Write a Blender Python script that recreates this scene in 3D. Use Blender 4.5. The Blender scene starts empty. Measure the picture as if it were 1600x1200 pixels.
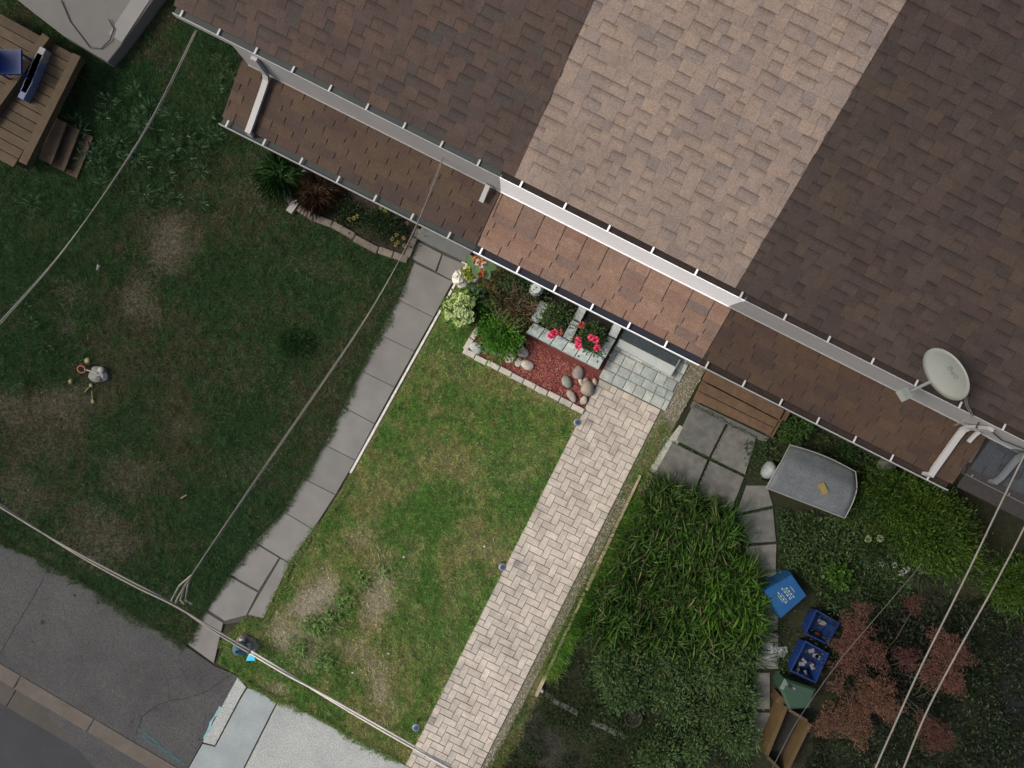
import bpy, math, random
import numpy as np
from mathutils import Vector, Matrix, Euler

R = math.radians
random.seed(7)
rng = np.random.default_rng(7)
scene = bpy.context.scene
COL = scene.collection

# ------------------------------------------------------------------ camera
H = 13.2            # drone height above the lawn, metres
F = 1130.0          # focal length in photo pixels (1600 wide)
ANG = R(26.7)       # heading of the drone against the house front
C, S = math.cos(ANG), math.sin(ANG)
cam_d = bpy.data.cameras.new('camera')
cam_d.sensor_width = 36.0
cam_d.lens = 36.0 * F / 1600.0
cam_d.clip_start = 0.1
cam_d.clip_end = 500
cam = bpy.data.objects.new('camera', cam_d)
cam.location = (0, 0, H)
cam.rotation_euler = (0, 0, ANG)
COL.objects.link(cam)
scene.camera = cam

# ------------------------------------------------------------------ sky, sun
SUN_EL, SUN_DIR = 48.0, Vector((0.90, 0.42))     # soft light from the left, travelling along the house front
world = bpy.data.worlds.new('World')
scene.world = world
world.use_nodes = True
wn = world.node_tree
wn.nodes.clear()
sky = wn.nodes.new('ShaderNodeTexSky')
sky.sky_type = 'NISHITA'
sky.sun_disc = False
sky.sun_elevation = R(SUN_EL)
sky.sun_rotation = math.atan2(-SUN_DIR.x, -SUN_DIR.y)
sky.air_density = 1.0
sky.dust_density = 6.0
sky.ozone_density = 0.6
bg = wn.nodes.new('ShaderNodeBackground')
bg.inputs['Strength'].default_value = 0.13
wo = wn.nodes.new('ShaderNodeOutputWorld')
wn.links.new(sky.outputs[0], bg.inputs[0])
wn.links.new(bg.outputs[0], wo.inputs[0])
sun_d = bpy.data.lights.new('sun', 'SUN')
sun_d.energy = 1.5
sun_d.angle = R(14)
sun_d.color = (1.0, 0.97, 0.91)
sun = bpy.data.objects.new('sun', sun_d)
h = SUN_DIR.normalized() * math.cos(R(SUN_EL))
sun.rotation_euler = Vector((h.x, h.y, -math.sin(R(SUN_EL)))).to_track_quat('-Z', 'Y').to_euler()
sun.location = (-20, -20, 30)
COL.objects.link(sun)
scene.view_settings.view_transform = 'Standard'
scene.view_settings.look = 'None'
scene.view_settings.gamma = 1
scene.view_settings.use_curve_mapping = False
scene.view_settings.exposure = 0.42

# ------------------------------------------------------------------ helpers
def P(px, py, z=0.0):
    """photo pixel + height of what it lies on -> world point"""
    rx, ry = px - 800.0, py - 600.0
    k = (H - z) / F
    return Vector(((C * rx + S * ry) * k, (S * rx - C * ry) * k, z))

def PX(pts, z=0.0):
    return [P(a, b, z) for a, b in pts]

W = {}     # world translation of every object that may become a parent

def finish(o, loc, parent=None):
    loc = Vector(loc)
    o.location = loc
    COL.objects.link(o)
    W[o.name] = loc
    if parent is not None:
        o.parent = parent
        o.matrix_parent_inverse = Matrix.Translation(-W[parent.name])
    return o

def tag(o, label=None, cat=None, group=None, kind=None):
    if label: o['label'] = label
    if cat: o['category'] = cat
    if group: o['group'] = group
    if kind: o['kind'] = kind
    return o

def thing(name, loc, label, cat, group=None):
    o = bpy.data.objects.new(name, None)
    o.empty_display_size = 0.1
    finish(o, loc)
    return tag(o, label, cat, group)

def npmesh(name, V, Fc, mat, parent=None, col=None, smooth=False, origin=None, mat2=None, midx=None):
    V = np.asarray(V, dtype=np.float32)
    Fc = np.asarray(Fc, dtype=np.int32)
    if origin is None:
        mn, mx = V.min(0), V.max(0)
        origin = ((mn[0] + mx[0]) / 2, (mn[1] + mx[1]) / 2, mn[2])
    V = V - np.array(origin, dtype=np.float32)
    me = bpy.data.meshes.new(name)
    k = Fc.shape[1]
    me.vertices.add(len(V)); me.vertices.foreach_set('co', V.ravel())
    me.loops.add(Fc.size); me.loops.foreach_set('vertex_index', Fc.ravel())
    me.polygons.add(len(Fc))
    me.polygons.foreach_set('loop_start', np.arange(0, Fc.size, k, dtype=np.int32))
    me.polygons.foreach_set('use_smooth', np.full(len(Fc), bool(smooth)))
    if col is not None:
        ca = me.color_attributes.new('Col', 'FLOAT_COLOR', 'POINT')
        c4 = np.ones((len(V), 4), dtype=np.float32); c4[:, :3] = col
        ca.data.foreach_set('color', c4.ravel())
    me.materials.append(mat)
    if mat2 is not None:
        for mm in (mat2 if isinstance(mat2, list) else [mat2]): me.materials.append(mm)
        me.polygons.foreach_set('material_index', np.asarray(midx, dtype=np.int32))
    me.update(calc_edges=True); me.validate()
    o = bpy.data.objects.new(name, me)
    return finish(o, origin, parent)

class MB:
    def __init__(self): self.v, self.f = [], []
    def add(self, v, f):
        n = len(self.v)
        self.v += [tuple(p) for p in v]
        self.f += [tuple(i + n for i in q) for q in f]
        return self
    def prism(self, poly, z0, z1, inset=0.0):
        """vertical prism over an xy polygon, top edge bevelled by inset"""
        n = len(poly)
        ar = sum(poly[i][0] * poly[(i + 1) % n][1] - poly[(i + 1) % n][0] * poly[i][1] for i in range(n))
        if ar < 0: poly = list(poly)[::-1]
        v = [(p[0], p[1], z0) for p in poly]
        f = [tuple(range(n))[::-1]]
        if inset > 0:
            cx = sum(p[0] for p in poly) / n; cy = sum(p[1] for p in poly) / n
            v += [(p[0], p[1], z1 - inset) for p in poly]
            for p in poly:
                d = Vector((p[0] - cx, p[1] - cy)); l = max(d.length, 1e-4); k = max(0, (l - inset * 1.4) / l)
                v.append((cx + d.x * k, cy + d.y * k, z1))
            for r in range(2):
                for i in range(n):
                    j = (i + 1) % n
                    f.append((r * n + i, r * n + j, (r + 1) * n + j, (r + 1) * n + i))
            f.append(tuple(2 * n + i for i in range(n)))
        else:
            v += [(p[0], p[1], z1) for p in poly]
            for i in range(n):
                j = (i + 1) % n
                f.append((i, j, n + j, n + i))
            f.append(tuple(n + i for i in range(n)))
        return self.add(v, f)
    def box(self, c, s, rz=0.0, m=None):
        x, y, z = s[0] / 2, s[1] / 2, s[2] / 2
        v = [Vector((a * x, b * y, d * z)) for d in (-1, 1) for b in (-1, 1) for a in (-1, 1)]
        q = m if m is not None else Matrix.Rotation(rz, 3, 'Z')
        v = [q @ p + Vector(c) for p in v]
        return self.add(v, [(0, 2, 3, 1), (4, 5, 7, 6), (0, 1, 5, 4), (2, 6, 7, 3), (0, 4, 6, 2), (1, 3, 7, 5)])
    def tube(self, path, r, n=6, cap=True):
        path = [Vector(p) for p in path]
        rr = r if isinstance(r, (list, tuple)) else [r] * len(path)
        v, f = [], []
        up = Vector((0, 0, 1))
        for i, p in enumerate(path):
            d = (path[min(i + 1, len(path) - 1)] - path[max(i - 1, 0)]).normalized()
            a = d.cross(up)
            if a.length < 1e-3: a = d.cross(Vector((1, 0, 0)))
            a.normalize(); b = d.cross(a)
            for k in range(n):
                t = 2 * math.pi * (k + 0.5) / n
                v.append(p + (a * math.cos(t) + b * math.sin(t)) * rr[i])
        for i in range(len(path) - 1):
            for k in range(n):
                j = (k + 1) % n
                f.append((i * n + k, i * n + j, (i + 1) * n + j, (i + 1) * n + k))
        if cap:
            f.append(tuple(range(n))[::-1]); f.append(tuple((len(path) - 1) * n + k for k in range(n)))
        return self.add(v, f)
    def lathe(self, c, prof, n=16):
        """prof: list of (radius, z)"""
        v, f = [], []
        for r, z in prof:
            for k in range(n):
                t = 2 * math.pi * k / n
                v.append((c[0] + r * math.cos(t), c[1] + r * math.sin(t), c[2] + z))
        for i in range(len(prof) - 1):
            for k in range(n):
                j = (k + 1) % n
                f.append((i * n + k, i * n + j, (i + 1) * n + j, (i + 1) * n + k))
        f.append(tuple(range(n))[::-1]); f.append(tuple((len(prof) - 1) * n + k for k in range(n)))
        return self.add(v, f)
    def build(self, name, mat, parent=None, smooth=False, origin=None):
        xs = np.array(self.v)
        if origin is None:
            mn, mx = xs.min(0), xs.max(0)
            origin = ((mn[0] + mx[0]) / 2, (mn[1] + mx[1]) / 2, mn[2])
        me = bpy.data.meshes.new(name)
        me.from_pydata([tuple(p) for p in (xs - np.array(origin))], [], self.f)
        if smooth:
            me.polygons.foreach_set('use_smooth', np.ones(len(me.polygons), dtype=bool))
        me.update()
        me.materials.append(mat)
        return finish(bpy.data.objects.new(name, me), origin, parent)

# ------------------------------------------------------------------ materials
def _base(name):
    m = bpy.data.materials.new(name); m.use_nodes = True
    nt = m.node_tree
    b = nt.nodes['Principled BSDF']
    return m, nt, b

def _noise(nt, scale, detail=4, rough=0.6):
    g = nt.nodes.new('ShaderNodeNewGeometry')
    n = nt.nodes.new('ShaderNodeTexNoise')
    n.inputs['Scale'].default_value = scale
    n.inputs['Detail'].default_value = detail
    n.inputs['Roughness'].default_value = rough
    nt.links.new(g.outputs['Position'], n.inputs['Vector'])
    return n

def _ramp(nt, stops):
    r = nt.nodes.new('ShaderNodeValToRGB')
    e = r.color_ramp.elements
    while len(e) < len(stops): e.new(0.5)
    for i, (p, c) in enumerate(stops):
        e[i].position = p; e[i].color = (*c, 1)
    return r

def _bump(nt, b, scale, strength, dist=0.01):
    n = _noise(nt, scale, 3, 0.7)
    u = nt.nodes.new('ShaderNodeBump')
    u.inputs['Strength'].default_value = strength
    u.inputs['Distance'].default_value = dist
    nt.links.new(n.outputs['Fac'], u.inputs['Height'])
    nt.links.new(u.outputs[0], b.inputs['Normal'])

def _speckle(nt, colour_out, scale, amount):
    """multiplies fine grain into a colour"""
    n = _noise(nt, scale, 2, 0.8)
    mr = nt.nodes.new('ShaderNodeMapRange')
    mr.inputs['From Min'].default_value = 0.3; mr.inputs['From Max'].default_value = 0.7
    mr.inputs['To Min'].default_value = 1 - amount; mr.inputs['To Max'].default_value = 1 + amount
    mx = nt.nodes.new('ShaderNodeMix'); mx.data_type = 'RGBA'; mx.blend_type = 'MULTIPLY'
    mx.inputs[0].default_value = 1.0
    nt.links.new(n.outputs['Fac'], mr.inputs['Value'])
    nt.links.new(colour_out, mx.inputs[6])
    nt.links.new(mr.outputs[0], mx.inputs[7])
    return mx.outputs[2]

def mat(name, c1, c2=None, scale=3.0, rough=0.85, bump=0.0, bscale=80, grain=0.0, gscale=90, spec=0.3, metal=0.0, c3=None):
    m, nt, b = _base(name)
    b.inputs['Roughness'].default_value = rough
    b.inputs['Specular IOR Level'].default_value = spec
    b.inputs['Metallic'].default_value = metal
    c2 = c2 or tuple(x * 0.85 for x in c1)
    n = _noise(nt, scale, 6, 0.65)
    stops = [(0.32, c1), (0.68, c2)] if c3 is None else [(0.3, c1), (0.52, c2), (0.72, c3)]
    r = _ramp(nt, stops)
    nt.links.new(n.outputs['Fac'], r.inputs[0])
    out = r.outputs[0]
    if grain: out = _speckle(nt, out, gscale, grain)
    nt.links.new(out, b.inputs['Base Color'])
    if bump: _bump(nt, b, bscale, bump)
    return m

PIECE_ARGS = {}
def pieces(name, cols, rough=0.9, grain=0.12, gscale=110, bump=0.3, bscale=150, mott=0.12, mscale=6, spec=0.25, stain=0.10):
    """every piece (object or mesh island) takes its own colour from cols"""
    PIECE_ARGS[name] = (cols, rough, grain, gscale, bump, bscale, mott, mscale)
    m, nt, b = _base(name)
    b.inputs['Roughness'].default_value = rough
    b.inputs['Specular IOR Level'].default_value = spec
    oi = nt.nodes.new('ShaderNodeObjectInfo')
    g = nt.nodes.new('ShaderNodeNewGeometry')
    a = nt.nodes.new('ShaderNodeMath'); a.operation = 'ADD'
    fr = nt.nodes.new('ShaderNodeMath'); fr.operation = 'FRACT'
    nt.links.new(oi.outputs['Random'], a.inputs[0]); nt.links.new(g.outputs['Random Per Island'], a.inputs[1])
    nt.links.new(a.outputs[0], fr.inputs[0])
    k = len(cols)
    r = _ramp(nt, [(i / max(1, k - 1), c) for i, c in enumerate(cols)])
    nt.links.new(fr.outputs[0], r.inputs[0])
    out = _speckle(nt, r.outputs[0], mscale, mott)
    out = _speckle(nt, out, 1.1, stain)
    out = _speckle(nt, out, gscale, grain)
    nt.links.new(out, b.inputs['Base Color'])
    if bump: _bump(nt, b, bscale, bump, 0.004)
    return m

def leafmat(name, rough=0.55, trans=0.25):
    m, nt, b = _base(name)
    at = nt.nodes.new('ShaderNodeAttribute'); at.attribute_name = 'Col'
    b.inputs['Roughness'].default_value = rough
    b.inputs['Specular IOR Level'].default_value = 0.25
    nt.links.new(at.outputs['Color'], b.inputs['Base Color'])
    t = nt.nodes.new('ShaderNodeBsdfTranslucent')
    nt.links.new(at.outputs['Color'], t.inputs['Color'])
    ms = nt.nodes.new('ShaderNodeMixShader'); ms.inputs[0].default_value = trans
    out = nt.nodes['Material Output']
    nt.links.new(b.outputs[0], ms.inputs[1]); nt.links.new(t.outputs[0], ms.inputs[2])
    nt.links.new(ms.outputs[0], out.inputs['Surface'])
    return m

M_LEAF = leafmat('leaf_blades')
M_PETAL = leafmat('petals', 0.7, 0.15)
def vmat(name, rough):
    m, nt, b = _base(name)
    at = nt.nodes.new('ShaderNodeAttribute'); at.attribute_name = 'Col'
    b.inputs['Roughness'].default_value = rough
    b.inputs['Specular IOR Level'].default_value = 0.15
    out = _speckle(nt, at.outputs['Color'], 45, 0.35)
    out = _speckle(nt, out, 9, 0.2)
    nt.links.new(out, b.inputs['Base Color'])
    _bump(nt, b, 60, 0.6, 0.015)
    return m
M_SOIL = vmat('garden_soil', 0.95)

M = {
 'ground': mat('rough_ground', (.05, .06, .03), (.07, .06, .04), 0.6, 0.95),
 'asphalt': mat('old_asphalt', (.058, .059, .058), (.038, .039, .039), 1.0, 0.9, 0.5, 140, 0.55, 55),
 'road': mat('road_asphalt', (.035, .037, .042), (.026, .028, .032), 1.2, 0.9, 0.4, 120, 0.3, 120),
 'crack': mat('crack_dirt', (.016, .016, .015), (.03, .03, .028), 10, 1.0),
 'bitumen': mat('asphalt_core', (.020, .018, .017), (.03, .027, .025), 20, 0.9),
 'joint': mat('joint_dirt', (.06, .056, .048), (.04, .038, .033), 10, 1.0),
 'curb': mat('kerb_concrete', (.10, .086, .070), (.068, .060, .05), 3, 0.9, 0.3, 90, 0.15, 100),
 'pan': mat('gutter_concrete', (.06, .054, .046), (.044, .04, .035), 2, 0.9, 0.3, 90, 0.15, 100),
 'conc_dark': pieces('dimmed_path_concrete', [(0.144, 0.140, 0.129), (0.159, 0.156, 0.145), (0.132, 0.130, 0.121)], 0.9, 0.05, 90, 0.15, 120, 0.06, 2.5),  # dimmed copy of the pale path concrete
 'conc_old': pieces('weathered_concrete', [(.105, .105, .095), (.088, .09, .083), (.12, .118, .105)], 0.92, 0.10, 80, 0.3, 100, 0.22, 5),
 'agg': mat('exposed_aggregate', (.32, .335, .318), (.23, .25, .24), 1.2, 0.9, 0.6, 90, 0.5, 55),
 'patch': mat('smooth_grey_patch', (.245, .275, .275), (.185, .215, .215), 1.6, 0.9, 0.2, 120, 0.2, 60),
 'edge': mat('undimmed_concrete', (.62, .61, .57), (.42, .42, .38), 9, 0.9, 0.3, 100, 0.15, 60),  # path concrete without the dimming, also on the small pad
 'paver': pieces('buff_paver', [(0.343, 0.308, 0.264), (0.372, 0.334, 0.285), (0.314, 0.288, 0.248), (0.360, 0.317, 0.266), (0.393, 0.354, 0.302), (0.323, 0.288, 0.246)], 0.88, 0.16, 60, 0.3, 200, 0.16, 5, stain=0.14),
 'sand': mat('joint_sand', (.22, .19, .155), (.15, .13, .105), 14, 1.0),
 'cobble': pieces('grey_cobble', [(.25, .28, .265), (.33, .35, .325), (.21, .245, .235), (.29, .31, .285), (.38, .38, .345)], 0.85, 0.10, 70, 0.35, 120, 0.2, 7),
 'planter': pieces('planter_block', [(.30, .345, .33), (.36, .40, .38), (.26, .31, .30)], 0.85, 0.10, 60, 0.4, 90, 0.25, 9),
 'edgestone': pieces('edging_block', [(.34, .32, .275), (.40, .375, .32), (.29, .28, .245)], 0.9, 0.1, 80, 0.3, 100, 0.15, 8),
 'edgestone_dim': pieces('brown_edging_stone', [(.115, .10, .082), (.15, .13, .105), (.095, .085, .07)], 0.9, 0.12, 60, 0.4, 80, 0.2, 8),
 'rock': pieces('fieldstone', [(.30, .27, .24), (.42, .38, .32), (.22, .24, .22), (.55, .50, .40), (.34, .31, .28)], 0.8, 0.18, 50, 0.4, 60, 0.2, 12),
 'mulch': pieces('red_mulch_chip', [(.24, .06, .05), (.33, .10, .08), (.16, .035, .03), (.40, .19, .14), (.22, .05, .045)], 0.9, 0.1, 100, 0, 1, 0.1, 5),
 'mulchbase': mat('mulch_bed', (.13, .032, .028), (.085, .025, .02), 20, 0.95, 0.5, 60),
 'soil': mat('dark_potting_soil', (.022, .019, .016), (.012, .011, .01), 20, 1.0, 0.5, 60),
 'soil_brown': mat('brown_bed_soil', (.035, .027, .02), (.02, .016, .012), 15, 1.0, 0.5, 60),
 'gravel': pieces('gravel_stone', [(.20, .185, .145), (.26, .24, .19), (.15, .14, .11), (.30, .285, .25)], 0.9, 0.1, 90, 0, 1, 0.1, 9),
 'gravelbase': mat('gravel_dirt', (.13, .12, .075), (.085, .085, .05), 12, 1.0, 0.5, 70),
 'timber': pieces('sun_bleached_timber', [(.25, .21, .145), (.30, .25, .17)], 0.85, 0.15, 40, 0.3, 60, 0.2, 8),
 'deck': pieces('brown_deck_board', [(0.085, 0.053, 0.031), (0.102, 0.064, 0.038), (0.072, 0.047, 0.029)], 0.8, 0.15, 60, 0.3, 60, 0.2, 7),
 'deck_tan': pieces('tan_deck_board', [(0.053, 0.038, 0.021), (0.063, 0.044, 0.026), (0.044, 0.031, 0.018)], 0.8, 0.15, 60, 0.3, 60, 0.2, 7),
 'plywood': mat('orange_planter_wood', (.072, .046, .017), (.05, .033, .013), 6, 0.8, 0.2, 60, 0.1),
 'white': mat('white_aluminium', (.86, .87, .88), (.82, .83, .84), 2, 0.45, spec=0.4),
 'dimpaint': mat('dimmed_aluminium', (.30, .295, .29), (.27, .268, .265), 2, 0.5, spec=0.35),  # white aluminium darkened in colour for the dimmed side lots
 'rubble': mat('rubble_concrete', (.36, .36, .32), (.20, .21, .17), 14, 0.95, 0.5, 60, 0.35, 50),
 'slatepaint': mat('slate_paint', (.10, .115, .12), (.085, .098, .105), 2, 0.6),
 'rim_dim': mat('dimmed_rim', (.40, .40, .39), (.36, .36, .355), 2, 0.5, spec=0.35),  # white straps with the same dimming in their colour
 'litter': mat('gutter_litter', (.016, .012, .01), (.03, .02, .016), 12, 0.95),
 'litter_blue': mat('gutter_silt', (.014, .017, .028), (.02, .022, .032), 10, 0.8),
 'litter_green': mat('gutter_silt_green', (.036, .043, .042), (.045, .052, .05), 5, 0.8),
 'wall': mat('house_siding', (.32, .30, .28), (.29, .27, .25), 2, 0.8),
 'dish': mat('dish_grey', (.185, .20, .185), (.165, .18, .165), 3, 0.5, spec=0.35),
 'dishtext': mat('dish_lettering', (.10, .115, .11), (.11, .125, .12), 3, 0.6),
 'wire': mat('dimmed_cable_sheath', (.22, .20, .175), (.16, .145, .125), 6, 0.7),
 'wire_undimmed': mat('undimmed_cable_sheath', (.60, .56, .49), (.46, .43, .38), 6, 0.6),  # street cable sheath without the dimming
 'black': mat('black_plastic', (.012, .012, .013), (.018, .018, .019), 4, 0.5),
 'lampgrey': mat('lamp_cap', (.16, .19, .24), (.12, .15, .19), 12, 0.35, spec=0.5),
 'lampcell': mat('solar_cell', (.04, .055, .09), (.03, .045, .075), 20, 0.2, spec=0.5),
 'bluebin': mat('blue_bin_plastic', (.008, .062, .165), (.006, .048, .135), 4, 0.45, spec=0.4),
 'bluebin2': mat('deep_blue_bin_plastic', (.006, .024, .115), (.005, .02, .09), 4, 0.45, spec=0.4),
 'bininside': mat('bin_dark_blue', (.008, .01, .04), (.006, .008, .03), 6, 0.6),  # dark blue for bottles in the filled bin
 'binprint': mat('pale_bin_print', (.22, .27, .20), (.2, .25, .19), 6, 0.7),
 'greenbin': mat('green_bin_plastic', (.024, .052, .032), (.019, .042, .026), 4, 0.5),
 'paper': mat('grey_paper', (.14, .15, .16), (.10, .10, .12), 20, 0.8),
 'bag': mat('white_plastic_bag', (.22, .24, .24), (.16, .18, .18), 18, 0.5),
 'woven': mat('grey_weave', (.10, .112, .118), (.07, .08, .088), 4, 0.7, 0.6, 120, 0.4, 60),
 'wovenedge': mat('weave_rim', (.20, .20, .18), (.16, .16, .15), 5, 0.7),
 'yellow': mat('ochre_packet', (.20, .15, .055), (.15, .11, .04), 12, 0.8),
 'hydrant': mat('teal_hydrant_paint', (.055, .135, .17), (.035, .085, .11), 14, 0.6, 0.2, 60),
 'cyan': mat('cyan_plastic', (.05, .42, .60), (.04, .33, .48), 10, 0.5),
 'cyanpaint': mat('cyan_survey_paint', (.03, .085, .095), (.045, .062, .064), 12, 0.9),
 'cyanpaint_pale': mat('pale_cyan_survey_paint', (.14, .33, .36), (.18, .29, .30), 12, 0.9),
 'toy': mat('grey_toy_plastic', (.145, .145, .135), (.115, .115, .108), 10, 0.6),
 'toyred': mat('red_toy_plastic', (.15, .035, .025), (.12, .03, .02), 10, 0.5),
 'toyyellow': mat('yellow_toy_plastic', (.17, .16, .07), (.13, .12, .05), 10, 0.5),
 'stick': mat('dry_stick', (.20, .18, .13), (.15, .13, .09), 10, 0.9),
 'stem': mat('plant_stem', (.05, .045, .02), (.035, .03, .015), 10, 0.9),
 'twig': mat('brown_twig', (.13, .085, .055), (.20, .14, .09), 15, 0.9),
 'whitestone': mat('white_carved_stone', (.66, .65, .58), (.48, .47, .41), 12, 0.85, 0.4, 40),
 'terracotta': mat('terracotta', (.22, .07, .035), (.17, .055, .03), 10, 0.8),
 'glaze': mat('white_glaze', (.46, .51, .49), (.38, .43, .41), 6, 0.35, spec=0.5),
 'mat': mat('dark_doormat', (.045, .06, .065), (.03, .04, .046), 10, 0.95, 0.8, 70, 0.3, 60),
 'matedge': mat('grey_step_edge', (.40, .43, .41), (.34, .37, .35), 6, 0.8),
 'porchslab': mat('porch_slab', (.22, .235, .225), (.17, .185, .18), 5, 0.9, 0.2, 80, 0.12),
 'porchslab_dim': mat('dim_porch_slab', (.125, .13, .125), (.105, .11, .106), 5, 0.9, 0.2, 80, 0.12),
 'greyroof': mat('pale_grey_membrane', (.118, .116, .108), (.10, .098, .092), 1.5, 0.9),
 'greyroof_edge': mat('membrane_trim', (.17, .167, .157), (.15, .147, .14), 1.5, 0.8),
 'whiteblock': mat('pale_block', (.26, .255, .24), (.22, .215, .20), 6, 0.9, 0.2, 60),
 'dark_drive': mat('dark_bluish_driveway', (.009, .010, .011), (.006, .007, .007), 1.6, 0.95, 0.5, 90, 0.4, 60),
}
M['sh_mid'] = pieces('taupe_shingle', [(0.170, 0.131, 0.109), (0.185, 0.142, 0.114), (0.162, 0.128, 0.107), (0.199, 0.152, 0.118), (0.177, 0.135, 0.112), (0.151, 0.123, 0.107), (0.182, 0.139, 0.113), (0.137, 0.112, 0.101)], 0.92, 0.30, 60, 0.5, 160, 0.08, 9)
M['sh_dim'] = pieces('dimmed_taupe_shingle', [(0.051, 0.036, 0.030), (0.059, 0.041, 0.034), (0.044, 0.033, 0.029), (0.064, 0.043, 0.032), (0.053, 0.037, 0.032), (0.041, 0.035, 0.031), (0.056, 0.039, 0.031), (0.044, 0.030, 0.027)], 0.92, 0.30, 60, 0.5, 160, 0.08, 9)  # dimmed copy of the taupe shingle; dimming put into the colour
M['sh_right'] = pieces('dimmed_taupe_shingle_right', [(0.039, 0.029, 0.024), (0.046, 0.034, 0.028), (0.035, 0.027, 0.023), (0.049, 0.035, 0.026), (0.039, 0.029, 0.025), (0.032, 0.025, 0.022), (0.043, 0.030, 0.025), (0.033, 0.023, 0.020)], 0.92, 0.30, 60, 0.5, 160, 0.08, 9)  # taupe shingle dimmed further in colour, for the right roofs
M['psh_mid'] = pieces('russet_shingle', [(0.149, 0.095, 0.069), (0.169, 0.105, 0.075), (0.133, 0.090, 0.071), (0.173, 0.113, 0.082), (0.153, 0.091, 0.067), (0.108, 0.080, 0.071)], 0.92, 0.30, 60, 0.5, 160, 0.10, 9)
M['psh_dim'] = pieces('dimmed_russet_shingle', [(0.056, 0.037, 0.026), (0.062, 0.041, 0.027), (0.047, 0.033, 0.026), (0.067, 0.045, 0.029), (0.053, 0.034, 0.027), (0.041, 0.030, 0.026)], 0.92, 0.30, 60, 0.5, 160, 0.10, 9)  # russet shingle with the left lot's dimming in its colour
M['psh_right'] = pieces('dimmed_russet_shingle_right', [(0.047, 0.029, 0.020), (0.051, 0.032, 0.021), (0.041, 0.027, 0.020), (0.055, 0.035, 0.021), (0.045, 0.027, 0.020), (0.035, 0.024, 0.020)], 0.92, 0.30, 60, 0.5, 160, 0.10, 9)  # russet shingle dimmed in colour for the right porch
M['psh_grey'] = pieces('slate_grey_shingle', [(.03, .036, .042), (.036, .042, .048), (.026, .03, .037)], 0.92, 0.30, 60, 0.5, 160, 0.10, 9)

# ------------------------------------------------------------------ numpy tools
_G = np.random.default_rng(3).random((64, 64))
def vnoise(x, y, scale):
    x = np.asarray(x) * scale + 100.0; y = np.asarray(y) * scale + 100.0
    i = np.floor(x).astype(int); j = np.floor(y).astype(int)
    fx = x - i; fy = y - j
    fx = fx * fx * (3 - 2 * fx); fy = fy * fy * (3 - 2 * fy)
    g = lambda a, b: _G[a % 64, b % 64]
    return (g(i, j) * (1 - fx) + g(i + 1, j) * fx) * (1 - fy) + (g(i, j + 1) * (1 - fx) + g(i + 1, j + 1) * fx) * fy
def fbm(x, y, s):
    return 0.5 * vnoise(x, y, s) + 0.3 * vnoise(x + 7.3, y - 2.1, s * 2.1) + 0.2 * vnoise(x - 3.7, y + 5.9, s * 4.7)

def inside(pts, poly):
    x, y = pts[:, 0], pts[:, 1]
    r = np.zeros(len(pts), bool)
    n = len(poly)
    for i in range(n):
        x0, y0 = poly[i][0], poly[i][1]; x1, y1 = poly[(i + 1) % n][0], poly[(i + 1) % n][1]
        c = ((y0 > y) != (y1 > y)) & (x < (x1 - x0) * (y - y0) / ((y1 - y0) if abs(y1 - y0) > 1e-9 else 1e-9) + x0)
        r ^= c
    return r

def scatter(poly, density):
    a = np.array([(p[0], p[1]) for p in poly])
    mn, mx = a.min(0), a.max(0)
    n = int((mx[0] - mn[0]) * (mx[1] - mn[1]) * density)
    q = rng.random((n, 2)) * (mx - mn) + mn
    return q[inside(q, poly)]

def blades(q, z, length, width, lean, col, segs=1):
    """grass blades: q (n,2) roots; arrays length,width,lean (0 upright..1 flat), col (n,3)"""
    n = len(q)
    az = rng.random(n) * 2 * np.pi
    d = np.stack([np.cos(az), np.sin(az)], 1); s = np.stack([-d[:, 1], d[:, 0]], 1)
    zz = np.zeros(n) + z
    if segs == 1:
        V = np.zeros((n, 3, 3), np.float32)
        V[:, 0, :2] = q - s * width[:, None] / 2; V[:, 1, :2] = q + s * width[:, None] / 2
        V[:, 0, 2] = V[:, 1, 2] = zz - 0.002
        V[:, 2, :2] = q + d * (length * lean)[:, None]; V[:, 2, 2] = zz + length * np.sqrt(np.maximum(0.02, 1 - lean ** 2))
        Fc = np.arange(n * 3).reshape(n, 3)
        return V.reshape(-1, 3), Fc, np.repeat(col, 3, 0)
    V = np.zeros((n, 6, 3), np.float32)
    l1 = length * 0.5
    m = q + d * (l1 * lean * 0.6)[:, None]; mz = zz + l1 * np.sqrt(1 - (lean * 0.6) ** 2)
    e = m + d * (length * 0.38 * np.minimum(1, lean * 1.2))[:, None]; ez = mz + length * (0.28 - 0.34 * lean)
    t = e + d * (length * 0.2)[:, None]; tz = ez - length * 0.12 * lean
    ww = width[:, None] / 2
    V[:, 0, :2] = q - s * ww; V[:, 1, :2] = q + s * ww; V[:, 0, 2] = V[:, 1, 2] = zz - 0.005
    V[:, 2, :2] = m - s * ww; V[:, 3, :2] = m + s * ww; V[:, 2, 2] = V[:, 3, 2] = mz
    V[:, 4, :2] = e; V[:, 4, 2] = ez
    V[:, 5, :2] = t; V[:, 5, 2] = tz
    b = np.arange(n)[:, None] * 6
    Fc = np.concatenate([b + np.array([[0, 1, 3]]), b + np.array([[0, 3, 2]]), b + np.array([[2, 3, 4]]), b + np.array([[2, 4, 5]]) , b + np.array([[3, 5, 4]])], 0)
    return V.reshape(-1, 3), Fc, np.repeat(col, 6, 0)

def mix(a, b, t):
    return np.asarray(a) * (1 - t) + np.asarray(b) * t

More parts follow.
